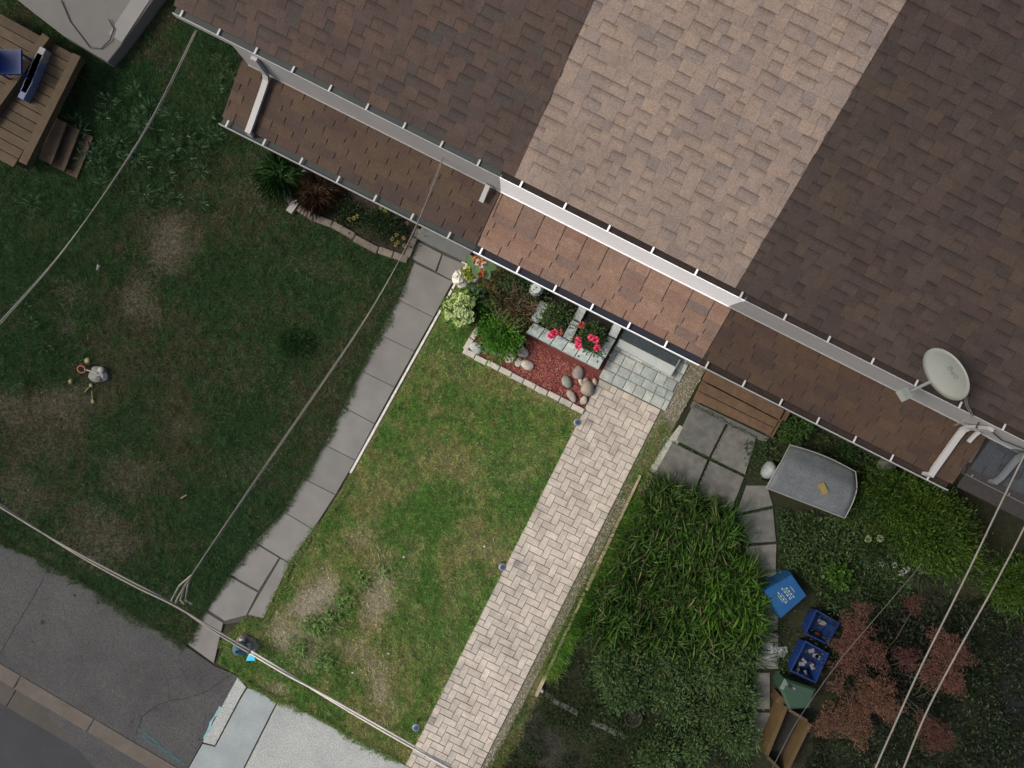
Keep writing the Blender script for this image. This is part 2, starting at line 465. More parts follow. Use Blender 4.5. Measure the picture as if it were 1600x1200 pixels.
def leaves(cen, direc, length, width, col, droop=0.15):
    """folded diamond leaves"""
    n = len(cen)
    d = direc / np.maximum(1e-6, np.linalg.norm(direc, axis=1))[:, None]
    rnd = rng.normal(size=(n, 3)); rnd[:, 2] = np.abs(rnd[:, 2]) + 0.8
    s = np.cross(d, rnd); s /= np.maximum(1e-6, np.linalg.norm(s, axis=1))[:, None]
    V = np.zeros((n, 4, 3), np.float32)
    L = length[:, None]; Wd = width[:, None] / 2
    V[:, 0] = cen
    mid = cen + d * L * 0.5
    V[:, 1] = mid - s * Wd; V[:, 3] = mid + s * Wd
    V[:, 1, 2] += width * 0.15; V[:, 3, 2] += width * 0.15
    V[:, 2] = cen + d * L; V[:, 2, 2] -= droop * length
    b = np.arange(n)[:, None] * 4
    Fc = np.concatenate([b + np.array([[0, 1, 2]]), b + np.array([[0, 2, 3]])], 0)
    return V.reshape(-1, 3), Fc, np.repeat(col, 4, 0)

def palette(cols, n, jit=0.2):
    cols = np.array(cols)
    c = cols[rng.integers(0, len(cols), n)]
    return c * (1 + rng.normal(size=(n, 1)) * jit).clip(0.4, 1.7)

def crown(cx, cy, z0, rx, ry, hz, rot, n, ll, lw, cols, clumps=14, spread=0.28, up=0.5, seed_shell=0.75):
    """leaf mass: clumps spread through an ellipsoid, leaves gathered round each clump"""
    k = rng.normal(size=(clumps, 3)); k /= np.linalg.norm(k, axis=1)[:, None]
    k *= (seed_shell * rng.random((clumps, 1)) ** 0.45)
    k[:, 2] = np.abs(k[:, 2]) * 0.9 - 0.15 * rng.random(clumps)
    tone = 0.75 + 0.5 * rng.random(clumps)
    hue = rng.integers(0, len(cols), clumps)
    w = rng.integers(0, clumps, n)
    p = k[w] + rng.normal(size=(n, 3)) * spread * (0.6 + 0.6 * rng.random(clumps))[w][:, None]
    dd = p - k[w] * 0.6; dd += rng.normal(size=(n, 3)) * 0.3; dd[:, 2] += up * 0.3
    cr, sr = math.cos(rot), math.sin(rot)
    q = np.empty_like(p)
    q[:, 0] = cx + (p[:, 0] * rx * cr - p[:, 1] * ry * sr); q[:, 1] = cy + (p[:, 0] * rx * sr + p[:, 1] * ry * cr)
    q[:, 2] = np.maximum(z0 + hz * 0.35 + p[:, 2] * hz * 0.62, 0.02)
    c = np.array(cols)[np.where(rng.random(n) < 0.6, hue[w], rng.integers(0, len(cols), n))] * tone[w][:, None] * (1 + rng.normal(size=(n, 1)) * 0.18).clip(0.5, 1.6)
    L = ll * (0.6 + 0.8 * rng.random(n)); Wd = lw * (0.6 + 0.8 * rng.random(n))
    cen = np.stack([cx + (k[:, 0] * rx * cr - k[:, 1] * ry * sr), cy + (k[:, 0] * rx * sr + k[:, 1] * ry * cr), np.maximum(z0 + hz * 0.35 + k[:, 2] * hz * 0.62, 0.05)], 1)
    return leaves(q, dd, L, Wd, c), cen

def shrub(name, px, py, rx, ry, hz, n, ll, lw, cols, label, cat='shrub', group=None, rot=0.0, clumps=14, spread=0.28, z0=0.0, stemmat=None, part='foliage', mat_=None, up=0.5):
    c = P(px, py, z0 + hz * 0.5)
    t = thing(name, (c.x, c.y, z0), label, cat, group)
    (V, Fc, cl), cen = crown(c.x, c.y, z0, rx, ry, hz, rot, n, ll, lw, cols, clumps, spread, up)
    npmesh(part, V, Fc, mat_ or M_LEAF, t, cl)
    mb = MB()
    for k in cen[:min(len(cen), 10)]:
        k = Vector(k); b = Vector((c.x, c.y, z0 - 0.01))
        mb.tube([b, b.lerp(k, 0.5) + Vector((0, 0, 0.05 * hz)), k], [0.010, 0.007, 0.004], 5)
    mb.build('stems', stemmat or M['stem'], t)
    return t

def blob(c, r, seed, sub=1, amp=0.22, flat=0.0):
    """uneven stone; r = (rx,ry,rz)"""
    t = (1 + 5 ** 0.5) / 2
    v = np.array([(-1, t, 0), (1, t, 0), (-1, -t, 0), (1, -t, 0), (0, -1, t), (0, 1, t), (0, -1, -t), (0, 1, -t), (t, 0, -1), (t, 0, 1), (-t, 0, -1), (-t, 0, 1)], float)
    f = [(0, 11, 5), (0, 5, 1), (0, 1, 7), (0, 7, 10), (0, 10, 11), (1, 5, 9), (5, 11, 4), (11, 10, 2), (10, 7, 6), (7, 1, 8), (3, 9, 4), (3, 4, 2), (3, 2, 6), (3, 6, 8), (3, 8, 9), (4, 9, 5), (2, 4, 11), (6, 2, 10), (8, 6, 7), (9, 8, 1)]
    v /= np.linalg.norm(v, axis=1)[:, None]
    v = list(map(tuple, v))
    for _ in range(sub):
        cache, nf = {}, []
        def md(a, b):
            k = (min(a, b), max(a, b))
            if k not in cache:
                m = (np.array(v[a]) + np.array(v[b])) / 2; m /= np.linalg.norm(m)
                v.append(tuple(m)); cache[k] = len(v) - 1
            return cache[k]
        for a, b, d in f:
            x, y, z = md(a, b), md(b, d), md(d, a)
            nf += [(a, x, z), (b, y, x), (d, z, y), (x, y, z)]
        f = nf
    r0 = random.Random(seed)
    dirs = [Vector((r0.gauss(0, 1), r0.gauss(0, 1), r0.gauss(0, 1))).normalized() for _ in range(6)]
    ks = [r0.uniform(-amp, amp) for _ in dirs]
    out = []
    for p in v:
        q = Vector(p)
        k = 1 + sum(a * max(0, q.dot(d)) ** 3 for a, d in zip(ks, dirs))
        out.append((c[0] + q.x * k * r[0], c[1] + q.y * k * r[1], c[2] + max(q.z * k, -0.6) * r[2]))
    return out, f

# ================================================================== SETTING
def topx(x, y):
    k = F / H
    return 800 + (C * x + S * y) * k, 600 + (S * x - C * y) * k

# worn patches of the lawns: photo px, radii px, tilt, strength
BARE = [(262, 378, 34, 46, .3, 1.0), (212, 470, 34, 34, .4, .8), (112, 452, 26, 20, 0, .75), (102, 508, 14, 16, 0, .6), (90, 632, 62, 34, -.3, .75),
        (150, 838, 60, 40, .5, .75), (205, 742, 36, 34, 0, .55), (30, 770, 44, 36, .3, .6), (18, 640, 26, 30, 0, .7), (400, 275, 34, 52, .3, .45), (285, 662, 26, 18, 0, .45), (300, 300, 26, 20, 0, .4),
        (395, 725, 44, 22, -.3, .35), (380, 575, 40, 30, 0, .3), (640, 440, 25, 20, 0, .3), (500, 420, 50, 26, .4, .3), (60, 880, 40, 20, .5, .6), (60, 700, 60, 30, .1, .45),
        (492, 952, 32, 52, .3, 1.0), (590, 930, 24, 56, .15, .85), (470, 1004, 52, 36, .5, .85), (592, 1068, 26, 46, -.2, .8), (560, 1020, 48, 26, .3, .6), (560, 838, 24, 20, 0, .55),
        (700, 720, 64, 30, .5, .24), (815, 735, 46, 26, .4, .24), (760, 860, 36, 22, .5, .34), (690, 1000, 56, 40, .5, .2), (830, 700, 40, 24, .5, .18), (850, 610, 40, 16, .5, .55), (700, 560, 40, 20, .5, .3), (640, 890, 14, 40, .3, .4),
        (605, 760, 40, 30, .3, .15), (720, 930, 40, 50, .3, .2), (430, 1080, 20, 16, 0, .7), (860, 1180, 50, 30, .4, .6), (830, 1130, 14, 40, .4, .5), (1040, 960, 36, 44, 0, .5), (1100, 1000, 20, 20, 0, .4)]
def bare(x, y):
    px, py = topx(x, y)
    wob = (fbm(x, y, 2.2) - 0.5) * 1.3 + (fbm(x + 9, y, 9.0) - 0.5) * 0.9
    r = np.zeros_like(np.asarray(x, float))
    for a, b, rx, ry, t, s in BARE:
        s = s * (.78 if a < 430 and b < 900 else .92)
        dx, dy = px - a, py - b
        ca, sa = math.cos(t), math.sin(t)
        d = np.sqrt(((dx * ca + dy * sa) / rx) ** 2 + ((-dx * sa + dy * ca) / ry) ** 2) + wob
        r = np.maximum(r, s * np.clip(1.45 - d, 0, 1) ** 0.8)
    return r

# left lot ends at the path's right edge, right lot begins behind the gravel strip
LOTL = PX([(760, 340), (735, 395), (545, 738), (410, 970), (300, 1200)])
def lot_left(x, y):
    yy = np.array([p.y for p in LOTL])[::-1]; xx = np.array([p.x for p in LOTL])[::-1]
    return x < np.interp(y, yy, xx)
def lot_right(x, y): return x > 3.02

g = MB(); g.add([(-120, -120, -0.2), (120, -120, -0.2), (120, 120, -0.2), (-120, 120, -0.2)], [(0, 1, 2, 3)])
tag(g.build('ground', M['ground']), kind='structure')

K0, K1 = P(0, 1035), P(275, 1197)         # back edge of the kerb
kd = (K1 - K0).normalized(); kn = Vector((kd.y, -kd.x, 0))       # kn points to the road
def kerb_y(x): return K0.y + (x - K0.x) * kd.y / kd.x
nx, ny = 380, 250
gx = np.linspace(-12.6, 12.6, nx)
T = np.linspace(0, 1, ny)
X = np.repeat(gx[:, None], ny, 1)
y0 = kerb_y(gx)[:, None] - 0.0
Y = y0 + (9.5 - y0) * T[None, :]
Z = (fbm(X, Y, 1.2) - 0.5) * 0.02 - 0.012
V = np.stack([X, Y, Z], 2).reshape(-1, 3)
ii = (np.arange(nx - 1)[:, None] * ny + np.arange(ny - 1)[None, :]).ravel()
Fq = np.stack([ii, ii + ny, ii + ny + 1, ii + 1], 1)
xf, yf = V[:, 0], V[:, 1]
b = bare(xf, yf)[:, None]; nz = fbm(xf, yf, 3.0)[:, None]
cm = mix(mix((.075, .085, .03), (.13, .115, .055), nz), mix((.225, .195, .15), (.17, .155, .125), nz), b ** 0.8)
cl = mix(mix((.022, .025, .014), (.040, .035, .022), nz), mix((.085, .070, .052), (.066, .058, .046), nz), b ** 0.8)  # soil of both side lots: middle lot's colours, dimmed
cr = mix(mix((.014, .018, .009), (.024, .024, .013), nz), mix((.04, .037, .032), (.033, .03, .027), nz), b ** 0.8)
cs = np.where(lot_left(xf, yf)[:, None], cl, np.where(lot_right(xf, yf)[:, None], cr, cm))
tag(npmesh('lawn_soil', V, Fq, M_SOIL, None, cs, True), kind='structure')

def slab(name, pts, z0, z1, m, parent=None, inset=0.006):
    return MB().prism([(p.x, p.y) for p in PX(pts, 0.0)], z0, z1, inset).build(name, m, parent)
def sheet(name, pts, z, m, parent=None, th=0.05):
    o = MB().prism([(p.x, p.y) for p in PX(pts, 0.0)], z - th, z, 0).build(name, m, parent)
    return o if parent else tag(o, kind='structure')

# --- pavement asphalt, kerb, road
sheet('asphalt_pavement', [(-120, 785), (0, 848), (55, 872), (120, 905), (200, 955), (292, 1010), (335, 1040), (372, 1056), (316, 1160), (292, 1203), (240, 1300), (0, 1034), (-120, 963)], 0.012, M['asphalt'])
pav = bpy.data.objects['asphalt_pavement']
def strip_px(pts, w, z, m, name, parent, jag=0.4):
    pts = PX(pts, z); fine = []
    for a, b in zip(pts[:-1], pts[1:]):
        n = max(2, int((b - a).length / 0.05))
        fine += [a.lerp(b, i / n) for i in range(n)]
    fine.append(pts[-1])
    v, f = [], []
    for i, p in enumerate(fine):
        d = (fine[min(i + 1, len(fine) - 1)] - fine[max(0, i - 1)]).normalized(); s = Vector((-d.y, d.x, 0))
        o = s * random.uniform(-1, 1) * w * jag; ww = w * random.uniform(0.4, 1.0)
        v += [p + o - s * ww / 2, p + o + s * ww / 2]
        if i: f.append((2 * i - 2, 2 * i, 2 * i + 1, 2 * i - 1))
    return MB().add(v, f).build(name, m, parent)
for pts, w in [([(365, 1052), (320, 1082), (290, 1092), (265, 1094), (240, 1105), (222, 1120), (212, 1150)], .022), ([(265, 1094), (245, 1110), (228, 1112)], .012),
               ([(262, 1060), (264, 1092)], .010), ([(300, 1050), (318, 1080), (322, 1110)], .008), ([(0, 1022), (20, 985), (45, 945), (68, 905)], .014),
               ([(322, 1110), (318, 1140)], .007), ([(222, 1120), (205, 1112), (190, 1118)], .008), ([(100, 985), (102, 965), (98, 940)], .008), ([(245, 1085), (262, 1062), (300, 1050)], .008)]:
    strip_px(pts, w * .7, 0.017, M['crack'], 'crack', pav, .6)
for a, b, r in [(67, 972, .045), (52, 1002, .02), (118, 930, .03), (206, 1127, .02), (312, 1155, .025)]:
    c = P(a, b); MB().prism([(c.x + r * random.uniform(.6, 1.2) * math.cos(t), c.y + r * random.uniform(.6, 1.2) * math.sin(t)) for t in np.linspace(0, 2 * math.pi, 9)[:-1]], 0.010, 0.0165).build('tar_spot', M['crack'], pav)
strip_px([(215, 1138), (245, 1160), (290, 1195)], .05, 0.0165, M['cyanpaint'], 'survey_mark', pav, .5)
strip_px([(222, 1148), (255, 1172), (282, 1192)], .06, 0.0175, M['cyanpaint'], 'survey_mark', pav, .5)
strip_px([(344, 1104), (330, 1130), (318, 1155)], .05, 0.0165, M['cyanpaint_pale'], 'survey_mark', pav, .3)

def band(o0, o1, z0, z1, m, name, cuts=None, parent=None):
    """strip parallel to the kerb, o = offset towards the road"""
    a = K0 - kd * 9; L = 40.0
    q = [a + kn * o0, a + kd * L + kn * o0, a + kd * L + kn * o1, a + kn * o1]
    return MB().prism([(p.x, p.y) for p in q], z0, z1, 0).build(name, m, parent)
kerb_w = 0.27
kr = thing('kerb', K0 + Vector((0, 0, -0.19)), None, None); kr['kind'] = 'structure'
ts = [-9, -3.2, 0.47, 2.02, 5.2, 8.2, 11.2, 14, 20]
for t0, t1 in zip(ts[:-1], ts[1:]):
    a, b_ = K0 + kd * (t0 + .006), K0 + kd * (t1 - .006)
    MB().prism([((p).x, (p).y) for p in (a + kn * .004, b_ + kn * .004, b_ + kn * kerb_w, a + kn * kerb_w)], -0.19, 0.022, 0.016).build('kerb_stone', M['curb'], kr)
    MB().prism([((p).x, (p).y) for p in (a + kn * (kerb_w + .003), b_ + kn * (kerb_w + .003), b_ + kn * .72, a + kn * .72)], -0.19, -0.105, 0.004).build('gutter_pan', M['pan'], kr)
tag(band(0.725, 9, -0.18, -0.13, M['road'], 'road'), kind='structure')

# --- the bright lot's driveway apron
ap = thing('driveway_apron', P(400, 1130, -.03), None, None); ap['kind'] = 'structure'
slab('concrete_slab', [(372, 1057), (385, 1073), (375, 1090), (336, 1164), (317, 1159)], -.04, .015, M['agg'], ap)
slab('concrete_slab', [(387, 1075), (404, 1079), (432, 1098), (375, 1211), (340, 1280), (250, 1280), (317, 1162), (337, 1167), (377, 1091)], -.04, .014, M['patch'], ap)
slab('concrete_slab', [(434, 1099), (452, 1099), (480, 1112), (513, 1131), (560, 1157), (625, 1190), (690, 1230), (690, 1300), (343, 1280), (377, 1212)], -.04, .020, M['agg'], ap)

# --- left lot path
lp = thing('concrete_path', P(560, 640, -.03), None, None); lp['kind'] = 'structure'
J = [((637, 400), (724, 414)), ((648, 411), (708, 440)), ((622, 468), (678, 496)), ((592, 522), (648, 549)), ((564, 579), (617, 605)), ((537, 636), (586, 662)), ((507, 694), (556, 719)), ((474, 747), (525, 773)), ((444, 799), (490, 827)), ((399, 846), (453, 879))]
def shrink(pts, g=1.2):
    cx = sum(p[0] for p in pts) / len(pts); cy = sum(p[1] for p in pts) / len(pts)
    out = []
    for p in pts:
        d = math.hypot(p[0] - cx, p[1] - cy); k = (d - g) / d
        out.append((cx + (p[0] - cx) * k, cy + (p[1] - cy) * k))
    return out
SL = []
for (a, b_), (c_, d) in zip(J[1:-1], J[2:]):
    SL.append([a, b_, d, c_])
SL += [[(399, 848), (437, 871), (405, 923), (360, 897)], [(439, 872), (453, 879), (412, 966), (388, 960)], [(358, 899), (404, 925), (386, 961), (352, 970), (325, 952)], [(322, 955), (350, 972), (335, 1036), (294, 1006)],
       [(650, 376), (691, 397), (681, 424), (637, 401)], [(692, 398), (727, 413), (708, 439), (683, 426)]]
for s in SL:
    slab('paving_slab', shrink(s, 0.45), -.05, .022 + random.uniform(0, .006), M['conc_dark'], lp, 0.005)
slab('joint_bed', [(652, 372), (730, 411), (705, 446), (455, 880), (410, 968), (350, 975), (335, 1034), (294, 1004), (360, 895), (398, 847), (440, 800), (470, 750), (560, 585), (640, 415)], -.06, .010, M['joint'], lp, 0)
slab('undimmed_path_strip', [(729, 408), (732, 409), (549, 740), (546, 738)], -.04, .012, M['edge'], lp, 0.004)  # bright sliver of the path slabs put into colour, no real edging
slab('undimmed_path_strip', [(733, 398), (740, 401), (729, 424), (720, 428)], -.04, .010, M['edge'], lp, 0.004)

# --- herringbone walk
U0, U1, YT, YB = 1.385, 2.635, 0.80, -8.2
wk = thing('paver_walk', (2.0, -3.5, -0.06), None, None); wk['kind'] = 'structure'
MB().prism([(U0 + .01, YB), (U1 - .01, YB), (U1 - .01, YT), (U0 + .01, YT)], -.06, .004).build('sand_bed', M['sand'], wk)
a = 0.125
cells = []
for i in range(-3, 14):
    for j in range(-3, 78):
        # 90 degree herringbone on a unit grid
        m4 = (i - j) % 4
        if m4 == 0: cells.append((i, j, 2, 1))
        elif m4 == 2: cells.append((i, j - 1, 1, 2))
pv = []
occ = set()
for i, j, wi, hj in cells:
    x0, x1 = U0 + i * a, U0 + (i + wi) * a
    yy0, yy1 = YT - (j + hj) * a, YT - j * a
    x0c, x1c, y0c, y1c = max(x0, U0), min(x1, U1), max(yy0, YB), min(yy1, YT)
    if x1c - x0c < 0.02 or y1c - y0c < 0.02: continue
    pv.append((x0c, x1c, y0c, y1c))
def inframe(x, y, z=0, m=0):
    k = F / (H - z)
    px, py = 800 + (C * x + S * y) * k, 600 + (S * x - C * y) * k
    return -m < px < 1600 + m and -m < py < 1200 + m
def unit_piece(name, m, bev=0.05, top=1.0):
    q = MB().prism([(-.5, -.5), (.5, -.5), (.5, .5), (-.5, .5)], 0, 1, 0)
    me = bpy.data.meshes.new(name)
    # chamfered unit block: top face drawn in
    v = [(-.5, -.5, 0), (.5, -.5, 0), (.5, .5, 0), (-.5, .5, 0), (-.5, -.5, .88), (.5, -.5, .88), (.5, .5, .88), (-.5, .5, .88), (-.5 + bev, -.5 + bev, 1), (.5 - bev, -.5 + bev, 1), (.5 - bev, .5 - bev, 1), (-.5 + bev, .5 - bev, 1)]
    f = [(0, 1, 5, 4), (1, 2, 6, 5), (2, 3, 7, 6), (3, 0, 4, 7), (4, 5, 9, 8), (5, 6, 10, 9), (6, 7, 11, 10), (7, 4, 8, 11), (8, 9, 10, 11)]
    me.from_pydata(v, [], f); me.update(); me.materials.append(m)
    return me, v, f
def piece(name, me, c, s, rot, parent):
    o = bpy.data.objects.new(name, me)
    o.scale = s; o.rotation_euler = rot
    return finish(o, c, parent)
me_pv, uv, uf = unit_piece('paver', M['paver'], 0.035)
pv.sort(key=lambda q: -(min(q[1] - q[0], .2) * min(q[3] - q[2], .2)) - (10 if inframe((q[0] + q[1]) / 2, (q[2] + q[3]) / 2) else 0))
rest = MB()
for n_, (x0, x1, y0_, y1_) in enumerate(pv):
    c = ((x0 + x1) / 2, (y0_ + y1_) / 2, -.03)
    s = (x1 - x0 - .007, y1_ - y0_ - .007, .055 + random.uniform(-.002, .003))
    if n_ < 330:
        piece('paver', me_pv, c, s, (random.uniform(-.006, .006), random.uniform(-.006, .006), random.uniform(-.012, .012)), wk)
    else:
        rest.add([(c[0] + p[0] * s[0], c[1] + p[1] * s[1], c[2] + p[2] * s[2]) for p in uv], uf)
if rest.v: tag(rest.build('cut_pavers', M['paver'], wk), kind='stuff')

# --- grey cobble landing in front of the middle door
ld = thing('stone_landing', (2.1, 1.3, -.05), None, None); ld['kind'] = 'structure'
MB().prism([(1.36, .81), (2.72, .81), (2.72, 2.4), (1.36, 2.4)], -.06, .003).build('sand_bed', M['sand'], ld)
me_cb, _, _ = unit_piece('cobble', M['cobble'], 0.07)
yy = 0.815; row = 0
while yy < 2.3:
    hh = [0.20, 0.17, 0.21, 0.16][row % 4]
    xx = 1.36 - random.uniform(0, .1)
    while xx < 2.70:
        ww = random.choice([.16, .2, .23, .27])
        x0, x1 = max(xx, 1.36), min(xx + ww, 2.72)
        if x1 - x0 > .05:
            piece('cobble', me_cb, ((x0 + x1) / 2, yy + hh / 2, -.03), (x1 - x0 - .009, hh - .009, .062 + random.uniform(-.003, .006)), (0, 0, random.uniform(-.02, .02)), ld)
        xx += ww
    yy += hh; row += 1

# --- gravel strip beside the walk
gs = thing('gravel_strip', (2.85, -1.5, -.03), None, None); gs['kind'] = 'structure'
MB().prism([(2.645, -8.2), (2.80, -8.2), (2.83, -.6), (2.98, .35), (3.05, 2.0), (2.73, 2.0), (2.73, .82), (2.645, .80)], -.05, .004).build('gravel_dirt', M['gravelbase'], gs)
q = np.concatenate([scatter([(2.65, -8.2), (2.80, -8.2), (2.82, -.6), (2.66, -.6)], 1300), scatter([(2.72, .55), (3.0, .75), (3.05, 1.95), (2.74, 1.95)], 1500), scatter([(2.95, -.75), (3.06, -.75), (3.06, .5), (2.9, .5)], 900), scatter([(2.66, -.6), (2.8, -.6), (2.8, .75), (2.66, .75)], 260)])
VV, FF = [], []
for x, y in q:
    v, f = blob((x, y, .006), [random.uniform(.006, .018) for _ in range(2)] + [random.uniform(.005, .012)], random.random(), 0, .3)
    n0 = len(VV); VV += v; FF += [(i + n0, j + n0, k + n0) for i, j, k in f]
tag(npmesh('gravel', VV, FF, M['gravel'], gs), kind='stuff')
slab('concrete_rubble', [(1062, 664), (1074, 672), (1040, 722), (1025, 741), (1014, 734), (1042, 690)], -.04, .02, M['rubble'], gs, .01)

# --- right lot: worn slabs
rp = thing('slab_path', P(1110, 715, -.03), None, None); rp['kind'] = 'structure'
for s in [[(1082, 634), (1135, 661), (1108, 715), (1055, 688)], [(1137, 663), (1182, 684), (1164, 742), (1110, 716)], [(1050, 690), (1106, 718), (1083, 772), (1018, 746)], [(1109, 719), (1163, 745), (1143, 798), (1086, 770)],
          [(1166, 758), (1199, 758), (1208, 790), (1150, 803)], [(1150, 806), (1208, 794), (1213, 846), (1163, 850)], [(1164, 853), (1213, 849), (1212, 902), (1170, 900)], [(1172, 935), (1216, 935), (1215, 985), (1182, 985)], [(1180, 988), (1216, 988), (1216, 1045), (1176, 1045)], [(1172, 1050), (1203, 1050), (1203, 1108), (1170, 1108)], [(1170, 1112), (1203, 1112), (1200, 1170), (1168, 1170)]]:
    slab('paving_slab', shrink(s, 0.7), -.05, .02 + random.uniform(0, .012), M['conc_old'], rp, 0.008)
# dark driveway in the lower right corner
sheet('dark_driveway', [(1568, 1000), (1640, 960), (1700, 1100), (1640, 1260), (1505, 1260), (1525, 1180), (1560, 1090)], 0.012, M['dark_drive'])

# ================================================================== ROW OF HOUSES
PITCH = 0.36; SL_A = math.atan(PITCH); COS = math.cos(SL_A)
EY, EZ = 2.500, 3.488            # lower edge of the main roof covering
PP = 0.27; PSL = math.atan(PP)
PEY, PEZ = 1.605, 2.478          # lower edge of the porch covering
RIDGE_Y = 7.7
# one shingle: wedge, unit wide, butt edge at y=0 raised, runs up-slope under the next course.
# Every recessed tab darkens in two steps along the top of its exposed part.
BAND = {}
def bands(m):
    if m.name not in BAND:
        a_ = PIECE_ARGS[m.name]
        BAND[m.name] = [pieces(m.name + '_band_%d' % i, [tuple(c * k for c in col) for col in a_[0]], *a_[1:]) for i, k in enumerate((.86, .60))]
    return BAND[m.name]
def shingle_mesh(m, expo, butt, band):
    length = expo + .05
    me = bpy.data.meshes.new('shingle')
    zz = lambda y: butt + (.003 - butt) * y / length
    v = [(-.5, 0, 0), (.5, 0, 0), (.5, length, 0), (-.5, length, 0), (-.5, 0, butt), (.5, 0, butt), (.5, length, .003), (-.5, length, .003)]
    f = [(0, 1, 5, 4), (1, 2, 6, 5), (2, 3, 7, 6), (3, 0, 4, 7), (0, 3, 2, 1)]
    mi = [1, 1, 0, 1, 0]
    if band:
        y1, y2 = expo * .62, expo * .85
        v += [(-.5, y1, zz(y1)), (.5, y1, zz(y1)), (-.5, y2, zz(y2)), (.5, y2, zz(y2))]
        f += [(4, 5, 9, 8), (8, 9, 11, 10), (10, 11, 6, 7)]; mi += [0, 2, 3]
    else:
        f.append((4, 5, 6, 7)); mi.append(0)
    me.from_pydata(v, [], f); me.update()
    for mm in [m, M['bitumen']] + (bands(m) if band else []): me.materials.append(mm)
    me.polygons.foreach_set('material_index', mi)      # cut edges show the black asphalt core
    return me, v, f, mi

def lay(parent, m, x0, x1, ey, ez, ang, expo, courses, widths, butts, limit, gap=.003, lift=.012):
    """courses of single shingles; the ones that show largest are objects, the rest one joined part"""
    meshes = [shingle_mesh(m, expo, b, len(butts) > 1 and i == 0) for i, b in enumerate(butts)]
    ca, sa = math.cos(ang), math.sin(ang)
    todo = []
    r = random.Random(int(x0 * 1000) + int(ez * 100))
    for k in range(courses):
        x = x0 - r.uniform(0, widths[-1]) ; kind = r.randint(0, 1)
        while x < x1:
            w = r.choice(widths); a_, b_ = max(x, x0), min(x + w, x1); x += w
            kind = 1 - kind if r.random() < .8 else kind
            if b_ - a_ < .03: continue
            s = k * expo + r.uniform(-.0025, .0025)
            y, z = ey + s * ca - lift * sa * 0, ez + s * sa + lift
            todo.append(((a_ + b_) / 2, y, z, b_ - a_ - gap, kind if len(butts) > 1 else 0, r.uniform(-.004, .004)))
    vis = [q for q in todo if inframe(q[0], q[1], q[2], 8)]
    vis.sort(key=lambda q: -(q[3] / (H - q[2])))
    keep = set(id(q) for q in vis[:limit])
    VV, FF, MI = [], [], []
    for q in todo:
        me, v, f, mi = meshes[q[4]]
        if id(q) in keep:
            piece('shingle', me, q[:3], (q[3], 1, 1), (ang, 0, q[5]), parent)
        else:
            n0 = len(VV)
            VV += [(q[0] + p[0] * q[3], q[1] + p[1] * ca - p[2] * sa, q[2] + p[1] * sa + p[2] * ca) for p in v]
            FF += [tuple(i + n0 for i in t) for t in f]; MI += mi
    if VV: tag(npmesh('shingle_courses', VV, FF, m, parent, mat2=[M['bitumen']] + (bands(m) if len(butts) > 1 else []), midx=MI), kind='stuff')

def gutter(parent, x0, x1, yf, yb, zt, depth, m, litter, hang_x, mat_strap, fill=.62):
    th = .006
    prof = [(yf, zt), (yf, zt - depth), (yb, zt - depth), (yb, zt), (yb - th, zt), (yb - th, zt - depth + th), (yf + th, zt - depth + th), (yf + th, zt - .012), (yf + .011, zt - .012), (yf + .011, zt)]
    n = len(prof)
    v = [(x, p[0], p[1]) for x in (x0, x1) for p in prof]
    f = [(i, (i + 1) % n, n + (i + 1) % n, n + i) for i in range(n)]
    f += [tuple(range(n))[::-1], tuple(n + i for i in range(n))]
    g = MB().add(v, f).build('gutter', m, parent)
    MB().box(((x0 + x1) / 2, (yf + yb) / 2, zt - depth * fill), (x1 - x0 - .02, yb - yf - .016, .012)).build('silt', litter, g)
    for x in hang_x:
        MB().box((x, (yf + yb) / 2 + .006, zt + .003), (.026, yb - yf + .012, .006)).build('hanger_strap', mat_strap, g)
    for xe in (x0 - .004, x1 + .004):
        pass
    return g

def spout(path, w, d, m, name, parent):
    """rectangular downspout along a path in the plane of constant x"""
    v, f = [], []
    path = [Vector(p) for p in path]
    for i, p in enumerate(path):
        t = (path[min(i + 1, len(path) - 1)] - path[max(0, i - 1)]).normalized()
        sx = Vector((1, 0, 0)); nn = sx.cross(t).normalized()
        v += [p + sx * w / 2 * a_ + nn * d / 2 * b_ for a_, b_ in ((-1, -1), (1, -1), (1, 1), (-1, 1))]
        if i:
            o = 4 * (i - 1)
            f += [(o + k, o + (k + 1) % 4, o + 4 + (k + 1) % 4, o + 4 + k) for k in range(4)]
    f += [(3, 2, 1, 0), tuple(4 * (len(path) - 1) + k for k in range(4))]
    return MB().add(v, f).build(name, m, parent)

